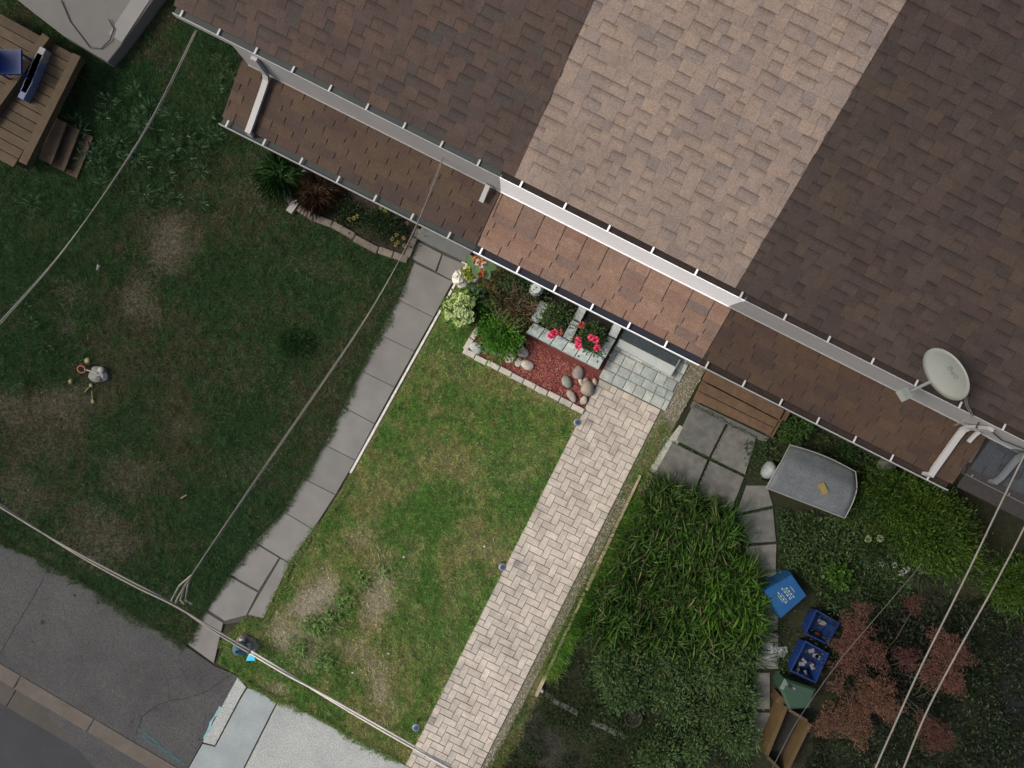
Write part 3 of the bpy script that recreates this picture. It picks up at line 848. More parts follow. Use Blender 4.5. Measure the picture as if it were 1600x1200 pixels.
def house(label, mx0, mx1, px0, px1, wx0, wx1, sh, psh, gm, rim, lit_m, lit_p, spacing, porch=True, fas=None, po=0.0):
    t = thing('row_house', ((wx0 + wx1) / 2, 6.0, 0), label, 'house', 'houses of the row')
    MB().prism([(wx0 + .003, 2.47), (wx1 - .003, 2.47), (wx1 - .003, 12.6), (wx0 + .003, 12.6)], -.05, 3.40).build('wall', M['wall'], t)
    # main roof deck (front and back slope)
    zr = EZ + (RIDGE_Y - EY) * PITCH
    x0, x1 = mx0, mx1
    prof = [(EY + .012, EZ - .004), (RIDGE_Y, zr - .008), (2 * RIDGE_Y - EY, EZ - .004), (2 * RIDGE_Y - EY, EZ - .09), (RIDGE_Y, zr - .10), (EY + .012, EZ - .09)]
    n = 6
    v = [(x, p[0], p[1]) for x in (x0 + .001, x1 - .001) for p in prof]
    f = [(i, i + n, (i + 1) % n + n, (i + 1) % n) for i in range(n)] + [(0, 1, 4, 5), (1, 2, 3, 4), (n + 5, n + 4, n + 1, n), (n + 4, n + 3, n + 2, n + 1)]
    rf = MB().add(v, f).build('main_roof', sh, t)
    courses = int((RIDGE_Y - EY) / COS / .146)
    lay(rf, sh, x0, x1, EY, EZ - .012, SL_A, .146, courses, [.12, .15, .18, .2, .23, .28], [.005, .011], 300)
    MB().box(((x0 + x1) / 2, RIDGE_Y, zr + .02), (x1 - x0 - .004, .3, .02)).build('ridge_cap', sh, rf)
    # fascia board under the gutter
    f0, f1 = fas
    MB().prism([(f0, 2.421), (f1, 2.421), (f1, 2.466), (f0, 2.466)], 2.60, 3.415).build('fascia', gm, t)
    MB().prism([(f0, 2.409), (f1, 2.409), (f1, 2.420), (f0, 2.420)], 2.695, 2.712).build('flashing', gm, t)
    hx = np.arange(mx0 + .12, mx1 - .02, spacing)
    gutter(t, mx0 if mx0 < -6 else f0, f1, 2.408, 2.56, 3.458, .115, gm, lit_m, hx, rim, fill=.25)
    if porch:
        PEY_ = PEY + po
        zt = PEZ + (2.42 - PEY_) * PP
        prof = [(PEY_ + .01, PEZ - .004), (2.419, zt - .002), (2.419, zt - .10), (PEY + .01, PEZ - .08)]
        v = [(x, p[0], p[1]) for x in (px0 + .001, px1 - .001) for p in prof]
        f = [(i, i + 4, (i + 1) % 4 + 4, (i + 1) % 4) for i in range(4)] + [(0, 1, 2, 3), (7, 6, 5, 4)]
        pr = MB().add(v, f).build('porch_roof', M['bitumen'], t)
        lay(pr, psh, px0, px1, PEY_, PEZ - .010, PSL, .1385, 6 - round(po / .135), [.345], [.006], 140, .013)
        gutter(t, px0 - .02 if px0 < -5 else px0, px1, 1.496 + po, 1.63 + po, 2.452, .095, gm, lit_p, np.arange(px0 + .10, px1 - .02, .615), rim)
        for xx in (px0 + .35, px1 - .35):
            MB().prism([(xx - .06, 1.98), (xx + .06, 1.98), (xx + .06, 2.10), (xx - .06, 2.10)], -.02, 2.44, 0).build('porch_post', gm, t)
    return t

HL = house('dimmed taupe shingled house left of the taupe roof, with porch and downspout', -6.34, -1.22, -5.62, -1.40, -5.5, -1.24, M['sh_dim'], M['psh_dim'], M['dimpaint'], M['rim_dim'], M['litter_green'], M['litter_green'], .56, fas=(-5.50, -1.40))
HM = house('middle house with pale taupe roof, russet porch shingles and bright white fascia', -1.22, 2.10, -1.40, 2.36, -1.24, 2.10, M['sh_mid'], M['psh_mid'], M['white'], M['white'], M['litter'], M['litter_blue'], .66, fas=(-1.40, 2.30))
HR = house('dimmed taupe shingled house right of the taupe roof, carrying the satellite dish', 2.10, 7.0, 2.36, 6.50, 2.10, 7.0, M['sh_right'], M['psh_right'], M['dimpaint'], M['rim_dim'], M['litter'], M['litter'], .66, fas=(2.30, 6.90))
HG = house('slate grey porched house at the right edge of the photo', 7.0, 11.6, 6.62, 11.6, 7.0, 11.6, M['sh_right'], M['psh_grey'], M['slatepaint'], M['slatepaint'], M['litter'], M['litter'], .66, fas=(6.90, 11.6), po=.33)

def down(hs, x, m, po=0.0, w=.088):
    d = spout([(x, 2.383, 3.34), (x, 2.378, 2.86), (x, 2.33, 2.765), (x, 2.2, 2.715), (x, 1.66 + po, 2.565 + po * .2), (x, 1.575 + po, 2.555), (x, 1.565 + po, 2.40)], w, .05, m, 'downspout', hs)
    return d
down(HL, -5.14, M['dimpaint'])
down(HR, 6.11, M['dimpaint'])
down(HG, 7.0, M['slatepaint'], .33, .075)
c = P(764, 290, 2.75)
spout([(c.x, 2.40, 2.84), (c.x, 2.33, 2.80), (c.x, 2.16, 2.72)], .07, .05, M['dimpaint'], 'drain_stub', HL)
c = P(1524, 668, 2.7)
spout([(c.x - .02, 2.40, 2.86), (c.x - .02, 2.33, 2.80), (c.x - .02, 2.22, 2.74)], .05, .04, M['dimpaint'], 'drain_stub', HR)

# --- satellite dish
dc = P(1477, 585, 4.02)
dish = thing('satellite_dish', (4.87, 2.75, 3.62), 'pale oval satellite dish on the right house, standing above its gutter', 'satellite dish')
il = Vector((C * -.90 + S * .44, S * -.90 - C * .44, 0)).normalized()      # towards the street, lower left in the photo
vw = (Vector((0, 0, H)) - dc).normalized()
ee = (il - vw * il.dot(vw)).normalized()
nrm = (vw * math.cos(R(47)) + ee * math.sin(R(47))).normalized()
ax = nrm.cross(vw).normalized(); ay = nrm.cross(ax).normalized()
if ay.z < 0: ay = -ay
def dp(u_, w_, d_=0.0):
    return dc + ax * u_ + ay * w_ + nrm * d_
A_, B_ = .365, .30
v, f = [], []
rings, seg = 6, 40
for side in (0, 1):
    for r_ in range(rings + 1):
        for k in range(seg):
            t_ = 2 * math.pi * k / seg; rr = r_ / rings
            v.append(dp(A_ * rr * math.cos(t_), B_ * rr * math.sin(t_), .05 * rr * rr - .05 - side * .014))
n = (rings + 1) * seg
for r_ in range(rings):
    for k in range(seg):
        j = (k + 1) % seg
        f.append((r_ * seg + k, (r_ + 1) * seg + k, (r_ + 1) * seg + j, r_ * seg + j))
        f.append((n + r_ * seg + j, n + (r_ + 1) * seg + j, n + (r_ + 1) * seg + k, n + r_ * seg + k))
for k in range(seg):
    j = (k + 1) % seg
    f.append((rings * seg + k, n + rings * seg + k, n + rings * seg + j, rings * seg + j))
refl = MB().add(v, f).build('reflector', M['dish'], dish, True)
fc = bpy.data.curves.new('lettering', 'FONT'); fc.body = 'Bell'; fc.size = .125; fc.align_x = 'CENTER'; fc.align_y = 'CENTER'; fc.extrude = .001
fo = bpy.data.objects.new('lettering_tmp', fc); COL.objects.link(fo)
me = bpy.data.meshes.new_from_object(fo.evaluated_get(bpy.context.evaluated_depsgraph_get()))
bpy.data.objects.remove(fo)
ux = -ax if (ax.dot(Vector((C * .6 + S * -.8 * -1, S * .6 - C * .8, 0))) < 0) else ax
# reading direction runs to the lower right in the photo
rd = Vector((C * .60 + S * .80, S * .60 - C * .80, 0))
ux = ax if ax.dot(rd) > 0 else -ax
uyv = nrm.cross(ux).normalized()
me.materials.clear(); me.materials.append(M['dishtext'])
cc = dp(0, 0) + ux * .02 + uyv * .075
for vv in me.vertices:
    lx, ly = vv.co.x, vv.co.y
    q_ = ux * (lx + .02) + uyv * (ly + .075)
    rr2 = (q_.dot(ax) / A_) ** 2 + (q_.dot(ay) / B_) ** 2
    w_ = dc + q_ + nrm * (.05 * rr2 - .05 + .004 + vv.co.z)
    vv.co = w_ - dc
o = bpy.data.objects.new('lettering', me); finish(o, dc, refl)
lnb = dc + nrm * .38 - ay * .36
mb = MB(); b0 = dp(0, -B_ * .96, -.03)
mb.tube([b0, lnb], .022, 6); mb.build('feed_arm', M['dish'], dish)
bx_m = Matrix((ax, ay, nrm)).transposed()
MB().box(lnb, (.15, .10, .12), m=bx_m).build('receiver_head', M['dish'], dish)
mb = MB(); foot = Vector((4.87, 2.78, 3.60)); mb.tube([dp(0, -.05, -.06), Vector((4.87, 2.78, 3.78)), foot], .025, 8)
mb.box(foot + Vector((0, 0, .012)), (.2, .2, .03), m=Matrix.Rotation(SL_A, 3, 'X')); mb.build('mast', M['dish'], dish)
mb = MB()
for k in (0, 1):
    e = P(1518 + 3 * k, 650, 3.47); s_ = dp(.30 - .0, .02 + k * .03, -.07) if ax.dot(rd) > 0 else dp(-.30, .02 + k * .03, -.07)
    mb.tube([s_, s_.lerp(e, .5) - Vector((0, 0, .05)), e, e + Vector((.02, -.10, -.2)), e + Vector((.1, -.12, -.45))], .006, 5)
mb.build('lead_cable', M['wire'], dish)

# --- fascia cable clutter on the right house
c = P(1536, 660, 3.3)
MB().tube([(c.x - .05, 2.40, 3.3), (c.x + .05, 2.36, 3.12), (c.x + .2, 2.38, 3.25), (c.x + .5, 2.385, 3.05), (c.x + .9, 2.39, 3.2)], .010, 5).build('lead_cable', M['black'], HR)

# ================================================================== OVERHEAD WIRES
def cable(name, pts, z0, z1, r, m, label, group=None, twist=None):
    n = len(pts)
    path = []
    L = [0]
    for a_, b_ in zip(pts[:-1], pts[1:]): L.append(L[-1] + math.hypot(b_[0] - a_[0], b_[1] - a_[1]))
    for i, p in enumerate(pts):
        path.append(P(p[0], p[1], z0 + (z1 - z0) * L[i] / L[-1]))
    fine = []
    for i in range(n - 1):
        for k in range(10):
            t = k / 10
            p0, p1, p2, p3 = path[max(0, i - 1)], path[i], path[i + 1], path[min(n - 1, i + 2)]
            fine.append(0.5 * ((2 * p1) + (p2 - p0) * t + (2 * p0 - 5 * p1 + 4 * p2 - p3) * t * t + (3 * p1 - p0 - 3 * p2 + p3) * t ** 3))
    fine.append(path[-1])
    mb = MB()
    if twist:
        for ph in range(twist):
            q = []
            for i, p in enumerate(fine):
                a_ = ph * 2 * math.pi / twist + i * .12
                d = (fine[min(i + 1, len(fine) - 1)] - fine[max(0, i - 1)]).normalized(); s = d.cross(Vector((0, 0, 1))).normalized()
                q.append(p + (s * math.cos(a_) + Vector((0, 0, 1)) * math.sin(a_)) * r * .8)
            mb.tube(q, r * .62, 5)
    else:
        mb.tube(fine, r, 6)
    return tag(mb.build(name, m, None, True), label, 'cable', group)

cable('service_cable', [(307, 47), (228, 203), (110, 377), (0, 505), (-60, 573)], 3.42, 5.2, .011, M['wire'], 'pale overhead cable from the left corner of the dark roof across the lawn', 'overhead cables', 2)
cable('service_cable', [(696, 236), (652, 350), (575, 492), (430, 706), (300, 898), (272, 946)], 2.95, 5.5, .010, M['wire'], 'overhead cable from the left fascia down beside the grey path', 'overhead cables', 2)
c3 = cable('street_cable', [(-60, 753), (0, 790), (100, 853), (200, 908), (270, 944), (330, 982), (392, 1019)], 5.5, 5.5, .017, M['wire'], 'thick lashed street cable, dimmed in colour, above the dark pavement edge', 'overhead cables', 2)
cable('street_cable', [(392, 1019), (450, 1054), (500, 1083), (600, 1141), (720, 1210), (800, 1258)], 5.5, 5.5, .016, M['wire_undimmed'], 'undimmed stretch of the same street cable crossing the lower end of the middle lawn', 'overhead cables', 2)  # one cable; the brightness step is put into its sheath colour
mb = MB()
for dx, dz in ((-8, 0), (6, -.05), (14, -.1)):
    pts = [P(300, 898, 5.35), P(285 + dx * .6, 915, 5.35 + dz), P(276 + dx, 938, 5.4 + dz), P(280 + dx * 1.4, 944, 5.42)]
    mb.tube(pts, .011, 5)
mb.build('slack_loop', M['wire'], c3)
cable('service_cable', [(1625, 660), (1600, 712), (1562, 790), (1508, 903), (1440, 1040), (1400, 1128), (1366, 1205), (1340, 1270)], 4.2, 5.6, .010, M['wire'], 'left one of two bright wires crossing the lower right corner', 'overhead cables')
cable('service_cable', [(1660, 700), (1600, 825), (1552, 918), (1500, 1012), (1450, 1108), (1412, 1200), (1385, 1270)], 4.2, 5.6, .010, M['wire'], 'right one of two bright wires crossing the lower right corner', 'overhead cables')
cable('service_cable', [(1440, 880), (1420, 905), (1330, 1010), (1310, 1035), (1250, 1120), (1212, 1190), (1180, 1250)], 1.2, 5.2, .005, M['wire'], 'thin dark wire passing over the green bin and wooden planter', 'overhead cables')

# ================================================================== GRASS
PATHL = [(652, 372), (640, 405), (622, 468), (592, 522), (564, 579), (537, 636), (507, 694), (474, 747), (444, 799), (399, 846), (358, 897), (322, 953), (294, 1004)]
LAWN_L = PX([(-260, 40), (160, -140), (330, -60), (420, 120), (460, 240), (455, 300), (470, 330), (520, 355), (600, 398), (637, 412)]) + PX([(x - 1, y) for x, y in PATHL[2:]]) + PX([(240, 980), (120, 903), (55, 868), (0, 845), (-130, 780)])
LAWN_M = PX([(738, 420), (760, 440), (738, 505), (722, 548), (820, 602), (908, 645)]) + [Vector((1.38, .55)), Vector((1.38, -8.1))] + PX([(690, 1225), (625, 1187), (560, 1153), (513, 1127), (480, 1108), (450, 1095), (405, 1075), (388, 1070), (374, 1054), (340, 1035), (355, 1000), (386, 966), (414, 970), (552, 742), (705, 470)])
WEEDY = [(120, 130, 130, 100), (250, 230, 110, 90), (90, 420, 90, 80), (330, 130, 60, 70), (150, 300, 100, 80), (60, 560, 60, 50), (340, 60, 70, 60), (470, 900, 60, 40), (330, 900, 40, 40)]

def lawn(name, poly, dens, pal, lmin, lmax, label, tuft=None):
    q = scatter(poly, dens)
    bz = bare(q[:, 0], q[:, 1])
    patchy = fbm(q[:, 0] + 4, q[:, 1], 1.1)
    keep = rng.random(len(q)) > np.clip(bz * .95, 0, .86)
    q, bz, patchy = q[keep], bz[keep], patchy[keep]
    n = len(q)
    px, py = topx(q[:, 0], q[:, 1])
    wd = np.zeros(n)
    for a_, b_, rx, ry in (tuft or []):
        wd = np.maximum(wd, np.clip(1.3 - np.sqrt(((px - a_) / rx) ** 2 + ((py - b_) / ry) ** 2), 0, 1))
    L = (lmin + (lmax - lmin) * rng.random(n)) * (1 - .45 * bz) * (1 + 1.0 * wd)
    fine = fbm(q[:, 0], q[:, 1] + 3, 6.5)
    tuf = vnoise(q[:, 0], q[:, 1], 13.0) * .6 + vnoise(q[:, 0] + 5, q[:, 1], 27.0) * .4
    L = L * (.55 + .9 * tuf)
    t = np.clip((patchy - .5) * 2.0 + .42 + (fine - .5) * 1.9 + bz * .7 - wd * .3 + rng.normal(size=n) * .16, 0, 1)
    g0, g1, g2, st = [np.array(c) for c in pal]
    c = np.where((t < .4)[:, None], mix(g0, g1, (t / .4)[:, None]), mix(g1, g2, ((t - .4) / .6)[:, None]))
    dry = rng.random(n) < (.05 + .35 * bz + .22 * np.clip(t - .6, 0, 1))
    c = np.where(dry[:, None], st * (0.7 + .6 * rng.random((n, 1))), c) * (1 + rng.normal(size=(n, 1)) * .30).clip(.35, 2.0) * (.62 + .76 * tuf)[:, None]
    V, Fc, cc = blades(q, 0.0, L, .0055 + .0065 * rng.random(n), .35 + .6 * rng.random(n), c)
    return tag(npmesh(name, V, Fc, M_LEAF, None, cc), label, 'grass', kind='stuff')

lawn('lawn_grass', LAWN_L, 8500, [(.030, .080, .024), (.045, .092, .028), (.080, .088, .040), (.145, .125, .08)], .045, .09, 'rough lawn of the left lot, dimmed in colour, with worn patches', WEEDY)  # left lawn greens are dimmed in colour against the middle lawn
lawn('lawn_grass', LAWN_M, 11000, [(.095, .215, .040), (.150, .255, .056), (.25, .27, .092), (.42, .36, .20)], .035, .08, 'bright mown lawn between the concrete path and the paver walk')
# grass strip beside the walk, verge and grass fringe
lawn('verge_grass', [Vector((2.66, -4.6)), Vector((2.83, -4.6)), Vector((2.86, -.5)), Vector((2.66, -.5))], 1700, [(.05, .11, .02), (.09, .14, .035), (.15, .15, .06), (.30, .25, .12)], .04, .08, 'thin weeds growing in the gravel beside the walk')
lawn('verge_grass', [Vector((2.65, -1.0)), Vector((2.98, -.8)), Vector((2.98, .62)), Vector((2.72, .70)), Vector((2.66, .3))], 4500, [(.05, .14, .02), (.09, .18, .03), (.16, .18, .05), (.30, .25, .12)], .05, .10, 'tufted green grass beside the top of the walk')
lawn('verge_grass', PX([(830, 1075), (848, 1085), (785, 1215), (740, 1300), (690, 1300), (765, 1190)]), 5500, [(.05, .10, .02), (.09, .13, .035), (.16, .16, .06), (.30, .25, .12)], .04, .08, 'verge grass beside the lower end of the walk')
lawn('verge_grass', [Vector((2.86, -4.45)), Vector((3.1, -4.45)), Vector((3.25, -.85)), Vector((2.88, -.85))], 9000, [(.05, .15, .015), (.08, .20, .02), (.12, .20, .03), (.2, .2, .08)], .12, .24, 'bright long grass leaning over the timber edging')

def fringe(line, dens, off, cols, lmin, lmax, label, clumpy=1.0):
    """ragged grass growing over an edge"""
    pts = [Vector((p[0], p[1], 0)) for p in line]; qs = []
    for a_, b_ in zip(pts[:-1], pts[1:]):
        n = int((b_ - a_).length * dens); d = (b_ - a_).normalized(); sd = np.array([-d.y, d.x])
        t = rng.random(n); q = np.array([a_.x, a_.y]) + t[:, None] * np.array([b_.x - a_.x, b_.y - a_.y])
        w = (fbm(q[:, 0], q[:, 1], 3.5) - .3) * clumpy
        q = q + sd * (off * (rng.random(n) ** 1.5 * np.clip(w * 3, .1, 1.6) - .15))[:, None]
        qs.append(q)
    q = np.concatenate(qs); n = len(q)
    V, Fc, cc = blades(q, 0.012, lmin + (lmax - lmin) * rng.random(n), .006 + .006 * rng.random(n), .5 + .48 * rng.random(n), palette(cols, n, .3), 1)
    return tag(npmesh('edge_grass', V, Fc, M_LEAF, None, cc), label, 'grass', kind='stuff')
DG = [(.028, .070, .022), (.043, .083, .026), (.07, .078, .034)]  # edge grass of the left lot, dimming put into its colour
BG = [(.085, .18, .036), (.135, .215, .05), (.2, .22, .075)]
fringe(PX(PATHL), 900, .10, DG, .05, .12, 'dark grass creeping over the left edge of the path')
fringe(PX([(555, 738), (525, 790), (490, 832), (455, 884), (416, 972), (386, 968), (345, 1010)])[::-1], 700, .09, BG, .05, .11, 'bright grass hanging over the lower right edge of the path')
fringe(PX([(0, 846), (55, 870), (120, 904), (200, 953), (292, 1008)])[::-1], 900, .14, DG, .05, .10, 'ragged dark grass along the asphalt pavement')
fringe(PX([(374, 1056), (404, 1078), (450, 1097), (513, 1129), (560, 1155), (625, 1188)])[::-1], 900, .12, BG, .05, .10, 'ragged grass over the pale driveway apron')
fringe(PX([(1018, 748), (1085, 773), (1143, 800), (1152, 860), (1170, 905), (1178, 990), (1172, 1050), (1166, 1170)]), 700, .16, [(.03, .07, .014), (.05, .1, .02)], .08, .2, 'long grass hanging over the worn slabs')
for ln_ in ([(1108, 716), (1163, 744)], [(1050, 689), (1108, 716)], [(1137, 662), (1086, 770)], [(1082, 633), (1182, 683)], [(1150, 804), (1209, 793)], [(1163, 746), (1145, 800)]):
    fringe(PX(ln_), 260, .03, [(.02, .045, .012), (.03, .06, .018)], .03, .07, 'small weeds in the joints of the worn slabs')

def long_grass(name, poly, dens, cols, lmin, lmax, label, wmin=.006, wmax=.014):
    q = scatter(poly, dens)
    cl_ = fbm(q[:, 0], q[:, 1], 2.4)
    q = q[(rng.random(len(q)) < np.clip((cl_ - .30) * 3.2, .10, 1))]
    n = len(q)
    # whole tufts lean the same way
    V, Fc, cc = blades(q, 0.0, lmin + (lmax - lmin) * rng.random(n), wmin + (wmax - wmin) * rng.random(n), .35 + .6 * rng.random(n), palette(cols, n, .25) * (0.55 + 0.9 * fbm(q[:, 0], q[:, 1], 3.1))[:, None], 2)
    return tag(npmesh(name, V, Fc, M_LEAF, None, cc), label, 'grass', kind='stuff')
GR = [(.042, .115, .016), (.065, .15, .022), (.034, .09, .016), (.085, .165, .03), (.05, .12, .018), (.045, .10, .018), (.13, .13, .06)]  # right lot greens carry that lot's dimming in their colour
long_grass('tall_grass', PX([(1012, 752), (1060, 760), (1085, 778), (1140, 805), (1158, 870), (1172, 930), (1180, 985), (1172, 1030), (1100, 1010), (1050, 1000), (990, 1005), (940, 1000), (905, 985), (930, 930), (965, 860), (1000, 790)]), 1900, GR, .3, .7, 'tall unmown grass filling the right lot beside its slab path')
long_grass('tall_grass', PX([(1100, 880), (1150, 870), (1172, 900), (1180, 975), (1140, 990), (1085, 960)]), 1000, [(.065, .165, .014), (.085, .19, .02), (.055, .14, .014)], .35, .75, 'brighter long grass leaning towards the upturned blue bin')
long_grass('rough_grass', PX([(850, 1083), (905, 985), (990, 1005), (1170, 1030), (1172, 1215), (760, 1230)]), 2600, [(.028, .056, .018), (.036, .064, .022), (.045, .06, .026), (.03, .05, .02)], .08, .2, 'short dark weedy grass below the stone border', .005, .009)
long_grass('rough_grass', PX([(1195, 690), (1160, 690), (1170, 750), (1200, 750)]), 2500, [(.03, .066, .02), (.04, .075, .028)], .05, .12, 'low weeds creeping over the slabs left of the table', .006, .012)
long_grass('rough_grass', PX([(1215, 800), (1330, 815), (1400, 930), (1330, 970), (1250, 960), (1265, 925), (1240, 890), (1218, 890)]), 1600, [(.014, .03, .008), (.02, .042, .011), (.026, .046, .014)], .06, .2, 'dark undergrowth between table and bins', .006, .014)
long_grass('rough_grass', PX([(1215, 985), (1250, 985), (1240, 1050), (1215, 1080)]), 1500, [(.016, .036, .01), (.024, .046, .014)], .05, .14, 'dark grass between bag and blue bins', .006, .012)
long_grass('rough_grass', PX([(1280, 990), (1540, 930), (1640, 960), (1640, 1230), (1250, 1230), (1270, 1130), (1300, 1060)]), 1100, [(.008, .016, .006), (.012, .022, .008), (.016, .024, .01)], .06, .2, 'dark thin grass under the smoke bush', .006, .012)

# leafy weeds in the rough left lawn, each a plant of its own
def weed(px, py, n, ll, lw, cols, label, group, hz=.2, spread=.2):
    c = P(px, py, 0)
    az = rng.random(n) * 2 * np.pi
    r = spread * np.sqrt(rng.random(n))
    cen = np.stack([c.x + r * np.cos(az) * .5, c.y + r * np.sin(az) * .5, .02 + hz * rng.random(n)], 1)
    d = np.stack([np.cos(az), np.sin(az), .25 + .5 * rng.random(n)], 1)
    V, Fc, cl = leaves(cen, d, ll * (.6 + .8 * rng.random(n)), lw * (.7 + .6 * rng.random(n)), palette(cols, n, .2), .15)
    return tag(npmesh('weed', V, Fc, M_LEAF, None, cl), label, 'weed', group)
random.seed(21)
WC = [(.062, .118, .056), (.08, .14, .072), (.048, .098, .042)]
wl = 'leafy grey-green weed in the dark rough grass beside the wooden deck steps'
for k in range(46):
    x = random.gauss(215, 62); y = random.gauss(235, 52)
    if x < 120 and y < 270: continue
    if x > 330 and y < 180: continue
    weed(x, y, 34, .13, .02, WC, wl, 'weeds in the rough grass')
for x, y in [(350, 100), (362, 125), (345, 140), (300, 250), (320, 270), (330, 215), (40, 480), (75, 540), (30, 600), (55, 505)]:
    weed(x, y, 30, .11, .018, WC, wl if x > 100 else 'leafy weed by the left edge of the worn lawn', 'weeds in the rough grass' if x > 100 else 'weeds at the left edge')
for x, y, s, lab in [(492, 978, 1.0, 'largest spreading clump of coarse grass on the worn lawn patch'), (515, 965, .7, 'coarse grass clump touching the upper right of the largest clump'), (470, 1012, .6, 'coarse grass clump lower left of the largest clump, nearest the hydrant'), (540, 935, .7, 'coarse grass clump between the two bare strips of the middle lawn'), (565, 905, .5, 'small coarse grass clump above the right bare strip'), (512, 1035, .6, 'lowest coarse grass clump, just above the street cable'), (600, 890, .5, 'topmost small coarse grass clump, nearest the middle path light')]:
    c = P(x, y); n = int(190 * s)
    az = rng.random(n) * 2 * np.pi
    q = np.stack([c.x + .09 * rng.normal(size=n), c.y + .09 * rng.normal(size=n)], 1)
    V, Fc, cl = blades(q, 0, (.13 + .16 * rng.random(n)) * s ** .3, .008 + .005 * rng.random(n), .65 + .33 * rng.random(n), palette([(.16, .27, .07), (.20, .31, .10), (.13, .23, .05), (.22, .26, .10)], n), 2)
    tag(npmesh('crabgrass_clump', V, Fc, M_LEAF, None, cl), lab, 'grass clump', 'crabgrass clumps on the bare patch')

# ================================================================== MIDDLE GARDEN BED
bed = thing('mulch_bed', P(850, 585, -.02), 'red wood mulch bed between the planter and the block edging', 'flower bed')
BED = PX([(742, 515), (728, 546), (815, 592), (912, 641), (939, 588), (985, 505), (860, 445), (790, 440), (760, 470)])
MB().prism([(p.x, p.y) for p in BED], -.04, .012).build('mulch_base', M['mulchbase'], bed)
q = scatter(PX([(760, 540), (800, 580), (905, 636), (934, 594), (835, 535), (800, 520)]), 2600)
n = len(q); az = rng.random(n) * 2 * np.pi
d = np.stack([np.cos(az), np.sin(az), rng.normal(size=n) * .25], 1)
V, Fc, cl = leaves(np.concatenate([q, .016 + .012 * rng.random((n, 1))], 1), d, .03 + .05 * rng.random(n), .008 + .012 * rng.random(n), np.ones((n, 3)), 0)
tag(npmesh('mulch_chips', V, Fc, M['mulch'], bed), kind='stuff')

eb = thing('block_edging', P(800, 590, -.02), 'row of pale grey blocks edging the red mulch bed', 'edging')
EP = PX([(752, 507), (741, 528)], 0)
def blocks(line, wid, hgt, m, parent, step, name='block', z0=-.03, gap=.012, jit=.008):
    L = [Vector((p[0], p[1], 0)) for p in line]
    for a_, b_ in zip(L[:-1], L[1:]):
        ln = (b_ - a_).length; n = max(1, round(ln / step)); d = (b_ - a_).normalized(); s = Vector((-d.y, d.x, 0))
        for i in range(n):
            p0 = a_ + d * (ln * i / n + gap / 2); p1 = a_ + d * (ln * (i + 1) / n - gap / 2); o = s * random.uniform(-jit, jit)
            hh = hgt + random.uniform(-.006, .006)
            MB().prism([((p0 + o - s * wid / 2).x, (p0 + o - s * wid / 2).y), ((p1 + o - s * wid / 2).x, (p1 + o - s * wid / 2).y), ((p1 + o + s * wid / 2).x, (p1 + o + s * wid / 2).y), ((p0 + o + s * wid / 2).x, (p0 + o + s * wid / 2).y)], z0, hh, .012).build(name, m, parent)
blocks(PX([(748, 511), (727, 547)]), .10, .07, M['edgestone'], eb, .25)
blocks(PX([(724, 548), (912, 643)]), .105, .07, M['edgestone'], eb, .235)

# planter of stone blocks with two openings
pl = thing('stone_planter', P(895, 530, 0), 'grey stone block planter with two planted openings beside the landing', 'planter')
PZ = .30
def pb(pts, nm='planter_block', z1=PZ, z0=-.02):
    MB().prism([(p.x, p.y) for p in PX(pts, PZ)], z0, z1 + random.uniform(-.004, .004), .010).build(nm, M['planter'], pl)
fr = [(822, 519), (936, 577)]; bk = [(834, 504), (945, 560)]
for i in range(6):
    t0, t1 = i / 6 + .004, (i + 1) / 6 - .004
    f_ = lambda t, e: (e[0][0] + (e[1][0] - e[0][0]) * t, e[0][1] + (e[1][1] - e[0][1]) * t)
    pb([f_(t0, fr), f_(t1, fr), f_(t1, bk), f_(t0, bk)])
pb([(835, 502), (829, 499), (845, 470), (858, 476), (847, 500), (840, 505)])
pb([(880, 526), (893, 533), (906, 505), (894, 499)]); pb([(907, 503), (919, 480), (908, 474), (895, 497)])
pb([(946, 559), (935, 553), (950, 525), (962, 531)]); pb([(951, 523), (963, 529), (975, 505), (963, 499)])
MB().prism([(p.x, p.y) for p in PX([(842, 508), (944, 558), (972, 505), (858, 455)], .2)], -.02, .2).build('soil', M['soil'], pl)
# door step with dark mat
st = thing('door_step', P(1010, 540, 0), 'pale edged grey door step with a dark mat under the white gutter', 'step')
stp = PX([(975, 516), (1064, 562), (1049, 588), (963, 540)], .18)
MB().prism([(p.x, p.y) for p in stp], -.02, .18, .012).build('tread', M['matedge'], st)
MB().prism([(p.x, p.y) for p in PX([(974, 514), (1062, 560), (1055, 573), (968, 529)], .195)], .181, .195, .004).build('door_mat', M['mat'], st)
ps = thing('porch_slab', (.9, 2.1, 0), 'grey concrete porch slab under the middle porch roof', 'porch')
MB().prism([(.05, 1.93), (1.32, 1.93), (1.32, 2.46), (.05, 2.46)], -.02, .42, .012).build('slab', M['porchslab'], ps)
MB().prism([(1.33, 2.02), (2.3, 2.02), (2.3, 2.46), (1.33, 2.46)], -.02, .36, .012).build('landing_slab', M['porchslab'], ps)
# step and concrete by the left door
sl = thing('door_step', P(693, 378, 0), 'grey concrete door step at the top of the left path', 'step')
MB().prism([(p.x, p.y) for p in PX([(660, 352), (738, 391), (728, 410), (651, 372)], .12)], -.02, .12, .012).build('tread', M['porchslab_dim'], sl)
MB().prism([(p.x, p.y) for p in PX([(728, 395), (772, 415), (748, 440), (722, 445), (707, 440)], 0)], -.03, .014, .006).build('concrete_pad', M['edge'], None)
tag(bpy.data.objects['concrete_pad'], 'small pale concrete pad under the white carved stone', 'pad')

